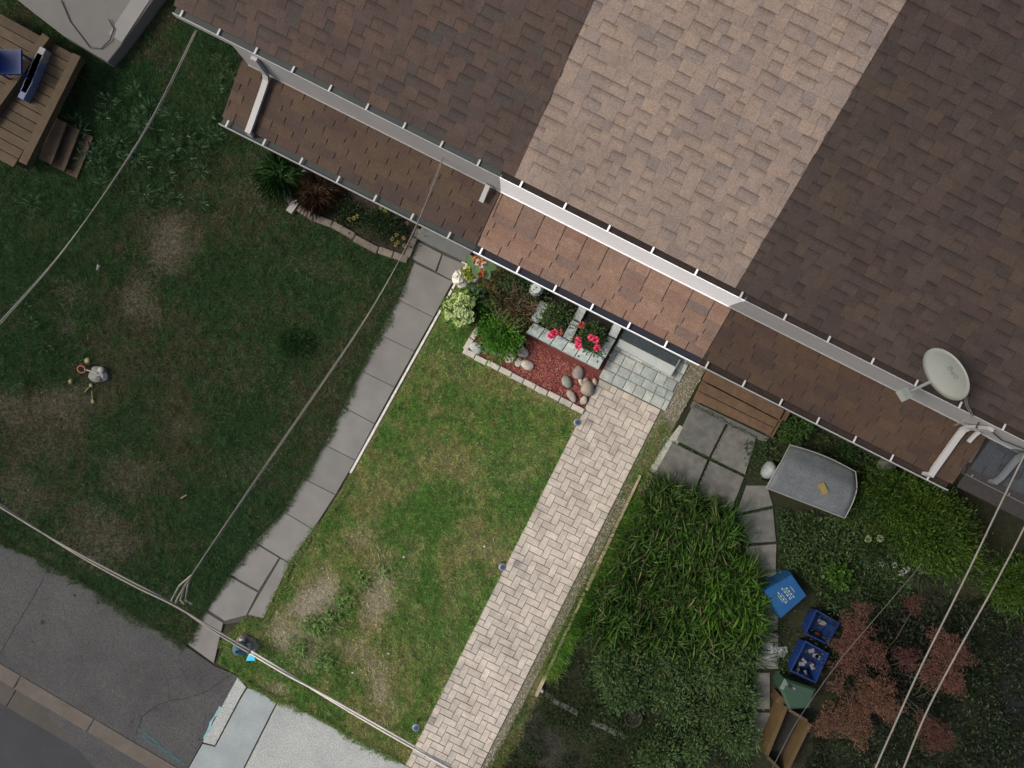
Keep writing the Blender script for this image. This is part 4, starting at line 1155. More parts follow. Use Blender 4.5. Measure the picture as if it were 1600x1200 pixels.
# rocks on the mulch
RK = [(770, 547, 15, 10, .35, (.27, .27, .27), 'large grey rock in the corner of the bed'), (797, 558, 8, 13, .1, (.60, .54, .42), 'tall cream rock in front of the fern'), (811, 535, 7, 6, 0, (.40, .38, .36), 'small grey stone below the planter corner'), (814, 549, 8, 10, -.5, (.30, .27, .28), 'dark mauve rock between cream rock and planter'),
      (811, 565, 5, 7, .5, (.5, .46, .40), 'small pale oval stone beside the cream rock'), (825, 571, 10, 8, .2, (.52, .48, .41), 'round pale speckled rock at the bed edge'), (885, 599, 9, 12, -.1, (.27, .29, .25), 'upright grey-green oval rock'), (893, 619, 8, 12, -.7, (.36, .31, .27), 'flat brown oval rock near the block edging'),
      (905, 582, 7, 9, .2, (.28, .24, .22), 'dark angular stone under the planter edge'), (907, 596, 4, 7, -.4, (.62, .57, .50), 'small white stone among the rocks by the walk'), (916, 609, 12, 13, -.8, (.33, .29, .23), 'largest brown rock beside the walk'), (912, 626, 6, 7, .2, (.42, .39, .34), 'small pale rock at the corner of the walk'),
      (929, 597, 5, 6, 0, (.55, .44, .37), 'small pinkish stone beside the walk'), (916, 596, 5, 5, 0, (.33, .27, .23), 'little brown stone between white and pink stones'), (743, 543, 11, 9, .5, (.44, .47, .46), 'flat pale slab stone in the bed corner')]
for i, (x, y, rx, ry, rot, colr, lab) in enumerate(RK):
    rm = mat('rock_%d' % i, tuple(k * .85 for k in colr), tuple(k * .55 for k in colr), 14, 0.85, 0.5, 45, 0.22, 60)
    c = P(x, y, .03); k = H / F
    v, f = blob((0, 0, 0), (rx * k * .95, ry * k * .95, min(rx, ry) * k * .75), i + 5, 2, .55)
    cr, sr = math.cos(-ANG - rot), math.sin(-ANG - rot)
    cr, sr = math.cos(ANG - rot), math.sin(ANG - rot)
    # px axes -> world axes
    vv = [(c.x + (p[0] * C - p[1] * -S) * 1, 0, 0) for p in v]
    out = []
    for p in v:
        a_, b_ = p[0] * math.cos(rot) - p[1] * math.sin(rot), p[0] * math.sin(rot) + p[1] * math.cos(rot)   # image x,y(down)
        out.append((c.x + C * a_ + S * b_, c.y + S * a_ - C * b_, .015 + p[2] + min(rx, ry) * k * .35))
    tag(MB().add(out, f).build('rock', rm, None, True), lab, 'rock', 'rocks in the mulch bed')

# path lights
for i, (x, y, lab) in enumerate([(902, 660, 'path light at the corner of the mulch bed'), (785, 886, 'path light halfway down the paver walk'), (650, 1137, 'path light at the lower end of the walk')]):
    c = P(x, y, .34)
    t = thing('path_light', (c.x, c.y, 0), 'black stemmed solar ' + lab, 'garden light', 'solar path lights')
    MB().tube([(c.x, c.y, -.02), (c.x, c.y, .30)], .012, 8).build('stake', M['black'], t)
    hd = MB().lathe((c.x, c.y, .27), [(.018, 0), (.045, .015), (.05, .05), (.07, .06), (.068, .075), (.045, .085)], 20).build('head', M['lampgrey'], t, True)
    MB().lathe((c.x, c.y, .352), [(.042, 0), (.042, .006), (.03, .008)], 16).build('solar_cell', M['lampcell'], hd)

# --- plants of the middle bed
HYL = [(.10, .19, .03), (.13, .23, .04), (.08, .16, .03)]
hy = shrub('hydrangea', 718, 483, .27, .25, .5, 900, .11, .06, HYL, 'round hydrangea with pale lime flower heads beside the lawn', 'hydrangea', clumps=16)
V0, F0, C0 = [], [], []
off = 0
for k in range(62):
    a_ = random.uniform(0, 2 * math.pi); r_ = .27 * math.sqrt(random.random())
    c = P(718, 483, .45); cx, cy, cz = c.x + r_ * math.cos(a_), c.y + r_ * math.sin(a_), .50 - r_ * .5 + random.uniform(-.03, .03)
    n = 40
    dr = rng.normal(size=(n, 3)); dr[:, 2] = np.abs(dr[:, 2]); dr /= np.linalg.norm(dr, axis=1)[:, None]
    v, f, cl = leaves(np.array([[cx, cy, cz]]) + dr * .03, dr + rng.normal(size=(n, 3)) * .4, np.full(n, .03), np.full(n, .026), palette([(.55, .66, .28), (.64, .72, .38), (.45, .58, .18), (.72, .76, .50)], n, .1))
    V0.append(v); F0.append(f + off); C0.append(cl); off += len(v)
npmesh('flower_heads', np.concatenate(V0), np.concatenate(F0), M_PETAL, hy, np.concatenate(C0))
shrub('sedum', 743, 463, .20, .2, .35, 700, .07, .03, [(.06, .13, .07), (.08, .16, .09), (.05, .11, .05)], 'blue-green leafy clump between hydrangea and dry shrub', 'plant', clumps=12)
def fountain(name, px, py, r, n, lmin, lmax, cols, label, cat='ornamental grass', wid=.008, mat_=None, lean=(.4, 1.0), root=.35, group=None):
    c = P(px, py, .15)
    az = rng.random(n) * 2 * np.pi; rr = r * root * np.sqrt(rng.random(n))
    q = np.stack([c.x + rr * np.cos(az), c.y + rr * np.sin(az)], 1)
    V, Fc, cl = blades(q, 0, lmin + (lmax - lmin) * rng.random(n), wid * (.6 + .8 * rng.random(n)), lean[0] + (lean[1] - lean[0]) * rng.random(n), palette(cols, n, .22), 2)
    t = thing(name, (c.x, c.y, 0), label, cat, group)
    npmesh('blades', V, Fc, mat_ or M_LEAF, t, cl)
    MB().lathe((c.x, c.y, -.01), [(r * .28, 0), (r * .22, .05), (r * .08, .08)], 10).build('crown_base', M['stem'], t)
    return t
fountain('fern_shrub', 772, 490, .50, 2600, .3, .55, [(.07, .19, .025), (.09, .23, .03), (.055, .15, .02)], 'bright green feathery clump behind the corner of the mulch bed', 'fern')
shrub('fern_bush', 782, 523, .46, .42, .55, 5200, .07, .022, [(.075, .21, .022), (.10, .25, .03), (.055, .16, .018)], 'dense bright green bush spilling over the rocks', 'shrub', clumps=22, spread=.24)
shrub('leafy_bush', 815, 452, .42, .32, .6, 3000, .06, .026, [(.045, .09, .035), (.06, .11, .04), (.035, .07, .025), (.08, .10, .04)], 'dark green leafy bush under the white porch gutter', 'shrub', clumps=16)
tw = thing('dry_shrub', (P(805, 480, .25)[0], P(805, 480, .25)[1], 0), 'brown dry twiggy shrub between the porch and the green bush', 'shrub')
mb = MB(); c = P(805, 480, .25)
for k in range(150):
    a_ = random.uniform(0, 2 * math.pi); r_ = .42 * math.sqrt(random.random()); hz_ = random.uniform(.25, .6)
    p0 = Vector((c.x + r_ * .4 * math.cos(a_), c.y + r_ * .4 * math.sin(a_), 0)); p2 = Vector((c.x + r_ * math.cos(a_), c.y + r_ * math.sin(a_), hz_))
    p3 = p2 + Vector((random.gauss(0, .1), random.gauss(0, .1), random.gauss(0, .05)))
    mb.tube([p0, p0.lerp(p2, .6) + Vector((0, 0, .08)), p2, p3], [.006, .005, .004, .002], 4, False)
mb.build('twigs', M['twig'], tw)
(V, Fc, cl), _ = crown(c.x, c.y, 0, .46, .40, .55, 0, 1900, .05, .016, [(.11, .06, .04), (.16, .10, .06), (.08, .05, .03), (.13, .11, .05), (.20, .14, .09)], 18, .28)
npmesh('dry_leaves', V, Fc, M_LEAF, tw, cl)
shrub('rust_stalks', 770, 440, .30, .34, .55, 1100, .055, .012, [(.16, .15, .05), (.20, .13, .06), (.10, .12, .04), (.09, .06, .04)], 'olive and rust seed stalks beside the potted plant', 'plant', clumps=18)
# roses in the planter
for x, y, lab, fl in [(868, 498, 'rose bush with a single pink bloom in the left planter opening', [(861, 524), (867, 520), (874, 519)]), (922, 526, 'rose bush with four pink blooms in the right planter opening', [(903, 532), (904, 541), (924, 528), (931, 531), (933, 544), (909, 508)])]:
    t = shrub('rose_bush', x, y, .30, .27, .42, 1300, .055, .028, [(.05, .10, .03), (.075, .135, .04), (.10, .14, .05), (.05, .085, .025)], lab, 'rose bush', 'pink roses in the planter', z0=.18, clumps=14)
    for fx, fy in fl:
        p = P(fx, fy, .58)
        big = (fx, fy) not in [(874, 519), (909, 508)]
        n = 46
        dr = rng.normal(size=(n, 3)); dr[:, 2] = np.abs(dr[:, 2]) * .8 + .1; dr /= np.linalg.norm(dr, axis=1)[:, None]
        v, f, cl = leaves(np.array([[p.x, p.y, p.z]]) + dr * .022, dr + rng.normal(size=(n, 3)) * .35, np.full(n, .055), np.full(n, .042), palette([(.72, .045, .14), (.80, .09, .21), (.58, .03, .10), (.85, .16, .28)] if big else [(.40, .10, .08), (.5, .18, .12)], n, .12))
        npmesh('bloom', v, f, M_PETAL, t, cl)
# potted plant, carved stone, vase, terracotta pot
pc = P(737, 428, .22)
pot = thing('flower_pot', (pc.x, pc.y, 0), 'pale pot of yellow-green coleus with broad leaves and orange flowers', 'potted plant')
MB().lathe((pc.x, pc.y, 0), [(.09, 0), (.13, .2), (.145, .22), (.14, .24), (.12, .22)], 18).build('pot', M['glaze'], pot, True)
(V, Fc, cl), _ = crown(pc.x, pc.y, .18, .15, .14, .22, 0, 260, .06, .035, [(.26, .30, .03), (.34, .36, .04), (.18, .25, .03)], 8)
npmesh('foliage', V, Fc, M_LEAF, pot, cl)
for x, y, a_, l_ in [(735, 408, 2.4, .26), (765, 417, .2, .24), (744, 424, -1.0, .22), (760, 428, -.7, .2)]:
    e = P(x, y, .62); d_ = Vector((math.cos(a_), math.sin(a_), 0)); s_ = Vector((-d_.y, d_.x, 0))
    v, f = [], []
    for i in range(7):
        t_ = i / 6; w_ = .075 * math.sin(math.pi * min(1, t_ * .94 + .04)) ** .7
        m_ = e + d_ * (t_ - .5) * l_ + Vector((0, 0, -.06 * (t_ - .3) ** 2))
        v += [m_ - s_ * w_ + Vector((0, 0, .012)), m_, m_ + s_ * w_ + Vector((0, 0, .012))]
        if i: o_ = 3 * (i - 1); f += [(o_, o_ + 1, o_ + 4, o_ + 3), (o_ + 1, o_ + 2, o_ + 5, o_ + 4)]
    npmesh('broad_leaf', v, f, M_LEAF, pot, np.tile(np.array([[.10, .19, .085]]), (len(v), 1)), True)
    MB().tube([(pc.x, pc.y, .2), (pc.x * .5 + e.x * .5, pc.y * .5 + e.y * .5, .5), e], .006, 5).build('stalk', M['stem'], pot)
for x, y in [(744, 407), (752, 411), (752, 428)]:
    p = P(x, y, .66); n = 26
    dr = rng.normal(size=(n, 3)); dr[:, 2] = np.abs(dr[:, 2])
    v, f, cl = leaves(np.array([[p.x, p.y, p.z]]) + dr * .012, dr, np.full(n, .07), np.full(n, .03), palette([(.50, .13, .03), (.40, .09, .03), (.55, .2, .05)], n))
    npmesh('bloom', v, f, M_PETAL, pot, cl)
wc = P(718, 433, .12)
v, f = blob((wc.x, wc.y, .11), (.14, .15, .17), 79, 2, 1.1)
rs = random.Random(4)
v = [(p[0] + rs.uniform(-.014, .014), p[1] + rs.uniform(-.014, .014), p[2] + rs.uniform(-.014, .014)) for p in v]
tag(MB().add(v, f).build('carved_stone', M['whitestone'], None), 'white carved stone ornament at the top corner of the lawn', 'ornament')
p = P(838, 451, .5)
vz = thing('porch_vase', (p.x, p.y, 0), 'shiny white vase on a stand by the porch gutter', 'vase')
MB().lathe((p.x, p.y, .3), [(.06, 0), (.12, .08), (.13, .16), (.07, .24), (.09, .27), (.07, .27)], 18).build('vase', M['glaze'], vz, True)
MB().lathe((p.x, p.y, -.02), [(.11, 0), (.11, .02), (.05, .05), (.05, .29), (.09, .318)], 14).build('stand', M['whitestone'], vz, True)
p = P(836, 474, .15)
tp = thing('terracotta_pot', (p.x, p.y, 0), 'empty red-brown terracotta pot beside the dry shrub', 'pot')
MB().lathe((p.x, p.y, 0), [(.07, 0), (.10, .18), (.115, .18), (.115, .22), (.10, .22), (.09, .12)], 16).build('pot', M['terracotta'], tp, True)
MB().lathe((p.x, p.y, .10), [(.085, 0), (.088, .02)], 14).build('soil', M['soil'], tp)

# ================================================================== RIGHT LOT
te = thing('timber_edging', P(915, 915, 0), 'weathered timber boards edging the gravel strip beside the walk', 'edging')
L0, L1 = P(1000, 742), P(835, 1085)
dd = (L1 - L0); ln = dd.length; dd.normalize(); ss = Vector((-dd.y, dd.x, 0))
for t0, t1, o in [(0, .52, .0), (.53, 1.0, .012)]:
    a_, b_ = L0 + dd * ln * t0 + ss * o, L0 + dd * ln * t1 + ss * (o + .02)
    MB().prism([((p).x, (p).y) for p in (a_ - ss * .018, b_ - ss * .026, b_ + ss * .026, a_ + ss * .018)], -.04, .07, .006).build('board', M['timber'], te)
c = P(847, 1080, .12); MB().lathe((c.x, c.y, -.02), [(.03, 0), (.03, .15), (.02, .16)], 8).build('peg', M['whiteblock'], te)

ws = thing('wooden_steps', P(1150, 630, 0), 'brown wooden steps of three boards under the right porch gutter', 'steps')
def board(pts, z, th, m, parent, name='board'):
    return MB().prism([(p.x, p.y) for p in PX(pts, z)], z - th, z, .006).build(name, m, parent)
def lerp2(a_, b_, t): return (a_[0] + (b_[0] - a_[0]) * t, a_[1] + (b_[1] - a_[1]) * t)
A0, A1, B0, B1 = (1106, 575), (1226, 641), (1083, 626), (1203, 682)
for t0, t1, z in [(0, .36, .36), (.40, .68, .20), (.70, .97, .195)]:
    board([lerp2(A0, B0, t0), lerp2(A1, B1, t0), lerp2(A1, B1, t1), lerp2(A0, B0, t1)], z, .035, M['deck'], ws)
for e in (0.02, .97):
    q0, q1 = lerp2(A0, A1, e), lerp2(B0, B1, e)
    d_ = (6, 3)
    MB().prism([(p.x, p.y) for p in PX([q0, (q0[0] + d_[0], q0[1] + d_[1]), (q1[0] + d_[0], q1[1] + d_[1]), q1], .1)], -.02, .155).build('stringer', M['deck'], ws)
    m0 = lerp2(q0, q1, .36)
    MB().prism([(p.x, p.y) for p in PX([q0, (q0[0] + d_[0], q0[1] + d_[1]), (m0[0] + d_[0], m0[1] + d_[1]), m0], .1)], .157, .322).build('stringer', M['deck'], ws)
MB().prism([(p.x, p.y) for p in PX([(1083, 627), (1202, 684), (1196, 692), (1078, 636)])], -.03, .016, .004).build('concrete_lip', M['conc_old'], rp)

# garden table with a woven, sagging top
tb = thing('garden_table', P(1268, 752, 0), 'grey woven garden table with a curved top in the right lot', 'table')
TZ = .68
TQ = [(1238, 696), (1341, 738), (1319, 809), (1197, 762)]
nu, nv = 14, 12
v, f = [], []
for side in (0, 1):
    for i in range(nu + 1):
        for j in range(nv + 1):
            a_ = lerp2(lerp2(TQ[0], TQ[1], i / nu), lerp2(TQ[3], TQ[2], i / nu), j / nv)
            bulge = 4.0 * math.sin(math.pi * j / nv) * (1 if i > nu / 2 else -.8) * abs(i / nu - .5) * 2
            cur = -9.0 * math.sin(math.pi * i / nu) * (1 - j / nv)
            zz = TZ + .05 * math.sin(math.pi * (j / nv) * .9) - .10 * max(0, .35 - j / nv) / .35 + .02 * math.sin(3 * i / nu)
            p = P(a_[0] + bulge, a_[1] + cur * .5, TZ)
            v.append((p.x, p.y, zz - side * .03))
n = (nu + 1) * (nv + 1)
for i in range(nu):
    for j in range(nv):
        o = i * (nv + 1) + j
        f += [(o, o + nv + 1, o + nv + 2, o + 1), (n + o + 1, n + o + nv + 2, n + o + nv + 1, n + o)]
rimi = [i * (nv + 1) for i in range(nu + 1)] + [nu * (nv + 1) + j for j in range(1, nv + 1)] + [i * (nv + 1) + nv for i in range(nu - 1, -1, -1)] + [j for j in range(nv - 1, 0, -1)]
for a_, b_ in zip(rimi, rimi[1:] + rimi[:1]): f.append((a_, n + a_, n + b_, b_))
MB().add(v, f).build('table_top', M['woven'], tb, True)
MB().tube([Vector(v[i]) + Vector((0, 0, .0)) for i in rimi] + [Vector(v[rimi[0]])], .012, 5, False).build('rim', M['wovenedge'], tb)
for x, y in [(1245, 708), (1325, 742), (1308, 796), (1212, 758)]:
    p = P(x, y, TZ - .05)
    MB().tube([(p.x, p.y, -.01), (p.x, p.y, TZ - .12)], .022, 8).build('leg', M['black'], tb)
pk = P(1285, 763, TZ + .06)
tag(MB().box((pk.x, pk.y, TZ + .075), (.2, .11, .05), ANG - R(62)).build('packet', M['yellow']), 'small ochre packet lying on the woven garden table', 'packet')
p = P(1200, 734, .2)
v, f = blob((p.x, p.y, .2), (.14, .17, .2), 12, 2, .4)
tag(MB().add(v, f).build('stuffed_sack', M['bag'], None, True), 'pale stuffed sack beside the left edge of the woven table', 'sack')
p = P(1386, 727, .2)
v, f = blob((p.x, p.y, .16), (.17, .12, .16), 18, 1, .5)
tag(MB().add(v, f).build('landscape_rock', M['conc_old'], None), 'pale rough rock under the right porch gutter', 'rock')

# recycling bins
def bin_box(name, quad, h_, m, label, open_=True, zb=0.0):
    """tapered box: quad are the rim corners in px at height h_ (or the base for an upturned one)"""
    top = PX(quad, zb + h_); cx = sum((p.x for p in top)) / 4; cy = sum((p.y for p in top)) / 4
    t = thing(name, (cx, cy, zb), label, 'bin', 'bins beside the slab path')
    sc = lambda k, z: [(cx + (p.x - cx) * k, cy + (p.y - cy) * k, z) for p in top]
    q = lambda o, a_: [(o + i, o + (i + 1) % 4, a_ + (i + 1) % 4, a_ + i) for i in range(4)]
    if open_:
        v = sc(.84, zb) + sc(1.0, zb + h_ - .02) + sc(1.06, zb + h_ - .02) + sc(1.06, zb + h_) + sc(.96, zb + h_) + sc(.82, zb + .015)
        f = [(3, 2, 1, 0)] + q(0, 4) + q(4, 8) + q(8, 12) + q(12, 16) + q(16, 20) + [(20, 21, 22, 23)]
    else:
        v = sc(1.16, zb) + sc(1.16, zb + .03) + sc(1.10, zb + .03) + sc(1.0, zb + h_ - .015) + sc(.96, zb + h_)
        f = [(3, 2, 1, 0)] + q(0, 4) + q(4, 8) + q(8, 12) + q(12, 16) + [(16, 17, 18, 19)]
    # consistent outward faces
    ar = sum(top[i].x * top[(i + 1) % 4].y - top[(i + 1) % 4].x * top[i].y for i in range(4))
    if ar < 0: f = [tuple(x[::-1]) for x in f]
    MB().add(v, f).build('tub', m, t)
    return t, (cx, cy)
b1, (bx1, by1) = bin_box('recycling_bin', [(1238, 898), (1261, 931), (1221, 966), (1194, 923)], .36, M['bluebin'], 'bright blue upturned recycling bin with pale print on its bottom', False)
mb = MB()
ctr = (1229, 930)
for k, (o, l_) in enumerate([(-12, 14), (-8, 24), (-4, 16), (0, 25), (4, 20), (8, 22), (12, 12)]):
    dx, dy = .62, .78
    m_ = (ctr[0] + o * .78, ctr[1] - o * .62 + (k % 3 - 1) * 1.5)
    n_ = 4 if k % 2 else 6
    for i in range(n_):
        t0, t1 = -.5 + i / n_, -.5 + (i + .62) / n_
        a_ = (m_[0] + dx * l_ * t0, m_[1] + dy * l_ * t0); b_ = (m_[0] + dx * l_ * t1, m_[1] + dy * l_ * t1)
        w_ = .8 if k % 2 else .55
        mb.prism([(p.x, p.y) for p in PX([(a_[0] + w_, a_[1] - w_ * .7), (b_[0] + w_, b_[1] - w_ * .7), (b_[0] - w_, b_[1] + w_ * .7), (a_[0] - w_, a_[1] + w_ * .7)], .36)], .358, .3635)
mb.build('print', M['binprint'], b1)
b2, c2 = bin_box('recycling_bin', [(1276, 954), (1311, 974), (1293, 1006), (1259, 990)], .34, M['bluebin2'], 'open dark blue recycling bin, half empty, next to the upturned one')
b3, c3_ = bin_box('recycling_bin', [(1259, 1003), (1294, 1022), (1274, 1066), (1236, 1048)], .36, M['bluebin2'], 'open blue recycling bin filled with bottles and paper')
random.seed(5)
for k in range(9):
    x, y = 1266 + random.uniform(-18, 16), 1034 + random.uniform(-18, 16)
    p = P(x, y, .2)
    if k % 2: tag(MB().tube([p, p + Vector((random.uniform(-.12, .12), random.uniform(-.12, .12), .03))], [.03, .022], 8).build('bottle', M[random.choice(['paper', 'bininside', 'binprint'])]), 'crumpled bottle lying in the filled blue bin', 'bottle', 'bottles in the filled blue bin')
    else: tag(MB().box(p, (.10, .07, .03), random.uniform(0, 3)).build('paper_scrap', M['paper']), 'grey paper scrap in the filled blue bin', 'paper', 'papers in the filled blue bin')
for k, (x, y, mm) in enumerate([(1284, 972, 'paper'), (1276, 992, 'terracotta')]):
    p = P(x, y, .05); v, f = blob((p.x, p.y, .06), (.08, .06, .05), 40 + k, 1, .5)
    tag(MB().add(v, f).build('rubbish_lump', M[mm]), ['grey crumpled wrapper in the half empty blue bin', 'brown lump of rubbish in the half empty blue bin'][k], 'rubbish')
# green cart
gq = [(1226, 1060), (1275, 1076), (1266, 1106), (1232, 1108), (1218, 1075)]
gc = P(1246, 1086, .5)
gb = thing('green_bin', (gc.x, gc.y, 0), 'green wheeled organics bin between blue bin and wooden planter', 'bin', 'bins beside the slab path')
ring = [(p.x, p.y) for p in PX(gq, .52)]
MB().prism([(gc.x + (a_ - gc.x) * .8, gc.y + (b_ - gc.y) * .8) for a_, b_ in ring], -.01, .48).build('tub', M['greenbin'], gb)
MB().prism(ring, .482, .56, .04).build('lid', M['greenbin'], gb)
for x, y, s_, m_ in [(1234, 1072, .05, 'black'), (1229, 1069, .035, 'paper'), (1241, 1076, .03, 'paper')]:
    p = P(x, y, .57); MB().box((p.x, p.y, .566), (s_ * 1.6, s_, .012), ANG - .7).build('latch' if m_ == 'black' else 'sticker', M[m_], gb)
# wooden planter box
pbx = thing('wooden_planter', P(1232, 1150, 0), 'open orange wooden planter box at the lower edge beside the green bin', 'planter')
def rail(p0, p1, w, z0, z1, m, name):
    a_, b_ = P(*p0, z1), P(*p1, z1); d_ = (b_ - a_).normalized(); s_ = Vector((-d_.y, d_.x, 0)) * w / 2
    MB().prism([(q.x, q.y) for q in (a_ - s_, b_ - s_, b_ + s_, a_ + s_)], z0, z1, .006).build(name, m, pbx)
rail((1229, 1104), (1198, 1180), .07, -.02, .40, M['plywood'], 'board'); rail((1266, 1130), (1226, 1212), .06, -.02, .40, M['plywood'], 'board')
rail((1234, 1110), (1262, 1127), .05, -.02, .39, M['deck_tan'], 'board'); rail((1200, 1184), (1224, 1208), .05, -.02, .39, M['deck_tan'], 'board')
rail((1216, 1092), (1232, 1104), .14, -.02, .30, M['plywood'], 'shelf')
MB().prism([(p.x, p.y) for p in PX([(1234, 1112), (1262, 1130), (1226, 1206), (1202, 1180)], .2)], -.02, .12).build('soil', M['soil'], pbx)
# white bag
p = P(1207, 1020, .05)
v, f = [], []
gx_, gy_ = 16, 14
for i in range(gx_ + 1):
    for j in range(gy_ + 1):
        a_, b_ = i / gx_ * 2 - 1, j / gy_ * 2 - 1
        r_ = max(abs(a_), abs(b_))
        k = .20 * (1 + .25 * math.sin(3 * math.atan2(b_, a_) + 1))
        v.append((p.x + a_ * k, p.y + b_ * k * .8 + a_ * .06, .02 + .07 * (1 - r_) + random.uniform(0, .035)))
for i in range(gx_):
    for j in range(gy_):
        o = i * (gy_ + 1) + j; f.append((o, o + gy_ + 1, o + gy_ + 2, o + 1))
tag(MB().add(v, f).build('plastic_bag', M['bag']), 'crumpled white plastic bag lying on the slab path', 'bag')
p = P(990, 1122, .1)
dp_ = thing('round_pot', (p.x, p.y, 0), 'dark round pot sunk in the weeds below the tall grass', 'pot')
MB().lathe((p.x, p.y, -.01), [(.13, 0), (.16, .12), (.165, .13), (.15, .13), (.13, .06)], 20).build('pot', M['soil_brown'], dp_, True)
MB().lathe((p.x, p.y, .03), [(.13, 0), (.135, .05)], 16).build('soil', M['soil'], dp_)
sb = thing('stone_border', P(910, 1118, 0), 'low border of dark grey stones crossing the right lot', 'border')
blocks(PX([(852, 1083), (876, 1098), (904, 1113)]), .10, .05, M['conc_old'], sb, .2, 'stone', jit=.02)
blocks(PX([(924, 1126), (950, 1137), (978, 1152)]), .10, .05, M['conc_old'], sb, .22, 'stone', jit=.02)

# --- shrubs of the right lot, dimming put into their colours
def ground_cover(poly, dens, cols, ll, lw, hz, label):
    q = scatter(poly, dens)
    q = q[rng.random(len(q)) < np.clip((fbm(q[:, 0], q[:, 1], 3.0) - .2) * 2.6, .1, 1)]
    n = len(q); up_ = fbm(q[:, 0] + 2, q[:, 1], 4.0)
    cen = np.concatenate([q, (.02 + hz * rng.random(n) * up_)[:, None]], 1)
    d = rng.normal(size=(n, 3)); d[:, 2] = np.abs(d[:, 2]) * .5
    V, Fc, cl = leaves(cen, d, ll * (.5 + rng.random(n)), lw * (.5 + rng.random(n)), palette(cols, n, .25) * (.5 + up_)[:, None])
    return tag(npmesh('ground_cover', V, Fc, M_LEAF, None, cl), label, 'ground cover', kind='stuff')
GC = [(.026, .056, .014), (.035, .07, .018), (.02, .042, .012), (.045, .072, .022)]
ground_cover(PX([(1212, 790), (1330, 815), (1400, 850), (1430, 930), (1330, 985), (1312, 965), (1268, 925), (1242, 890), (1218, 895)]), 1500, GC, .07, .03, .28, 'tangled leafy ground cover between the table and the bins')
ground_cover(PX([(1180, 690), (1235, 650), (1400, 720), (1480, 775), (1380, 800), (1335, 740), (1235, 700), (1200, 745)]), 1100, GC, .06, .03, .25, 'leafy ground cover between the table and the porch')
ground_cover(PX([(1218, 970), (1252, 985), (1240, 1045), (1215, 1075), (1208, 1000)]), 1100, GC, .05, .025, .15, 'leafy ground cover beside the plastic bag')
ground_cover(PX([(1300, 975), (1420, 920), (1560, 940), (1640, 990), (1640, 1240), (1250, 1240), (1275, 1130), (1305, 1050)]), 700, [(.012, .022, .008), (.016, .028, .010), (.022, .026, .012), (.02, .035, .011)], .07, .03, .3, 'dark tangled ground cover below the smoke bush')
TH = [(.030, .068, .008), (.042, .088, .010), (.022, .05, .008), (.055, .098, .012)]
random.seed(3)
shrub('cedar_hedge', 1452, 822, 1.42, .78, 1.5, 30000, .085, .02, TH, 'large bright green feathery evergreen beside the grey porch', 'evergreen', rot=-.25, clumps=80, spread=.15, up=1.2)
shrub('cedar_shrub', 1345, 790, .32, .42, .9, 3200, .07, .02, [(.026, .055, .012), (.035, .07, .014)], 'small evergreen between table and large cedar', 'shrub', clumps=18)
shrub('yellow_shrub', 1382, 815, .22, .28, 1.0, 1500, .06, .018, [(.075, .08, .010), (.06, .075, .012), (.045, .065, .01)], 'yellow-green tinged shrub at the left end of the cedar', 'shrub', clumps=12)
shrub('cedar_hedge', 1585, 915, .55, .6, 1.1, 5200, .08, .02, TH, 'evergreen tuft at the right edge below the wires', 'evergreen', clumps=16)
shrub('leafy_shrub', 1245, 672, .28, .28, .5, 1400, .06, .03, [(.026, .06, .012), (.035, .078, .015), (.02, .045, .01)], 'green shrub between the wooden steps and the table', 'shrub', clumps=14)
shrub('leafy_shrub', 1322, 705, .3, .22, .4, 900, .06, .03, [(.016, .035, .009), (.022, .046, .011)], 'dark shrub under the porch gutter behind the table', 'shrub', clumps=12)
shrub('lime_shrub', 1312, 895, .24, .30, .4, 700, .085, .06, [(.035, .085, .010), (.045, .10, .012), (.026, .06, .009)], 'broad-leaved lime green plant right of the upturned bin', 'plant', clumps=10)
shrub('flowering_shrub', 1375, 860, .5, .35, .7, 2600, .06, .022, [(.026, .05, .014), (.035, .065, .02), (.02, .04, .011)], 'dark shrub carrying two cream flower heads', 'shrub', clumps=20)
shrub('lily_clump', 1440, 895, .3, .2, .45, 260, .22, .014, [(.06, .08, .05), (.08, .10, .065), (.04, .06, .03)], 'pale strap-leaved clump at the foot of the cedar', 'plant', clumps=6)
def flowers(px, py, z, n, r, cols, host, size=.03, name='flower_head'):
    p = P(px, py, z)
    dr = rng.normal(size=(n, 3)); dr[:, 2] = np.abs(dr[:, 2]); dr /= np.linalg.norm(dr, axis=1)[:, None]
    v, f, cl = leaves(np.array([[p.x, p.y, p.z]]) + dr * r, dr + rng.normal(size=(n, 3)) * .4, np.full(n, size), np.full(n, size * .8), palette(cols, n, .12))
    return npmesh(name, v, f, M_PETAL, host, cl)
host = bpy.data.objects['flowering_shrub']
for x, y in [(1356, 842), (1375, 841)]: flowers(x, y, .7, 60, .04, [(.22, .25, .12), (.18, .22, .09)], host)
host = bpy.data.objects['lily_clump']
for x, y in [(1378, 881), (1398, 883), (1412, 892), (1418, 890), (1408, 895), (1438, 893)]: flowers(x, y, .5, 30, .03, [(.24, .25, .22), (.18, .2, .17)], host)

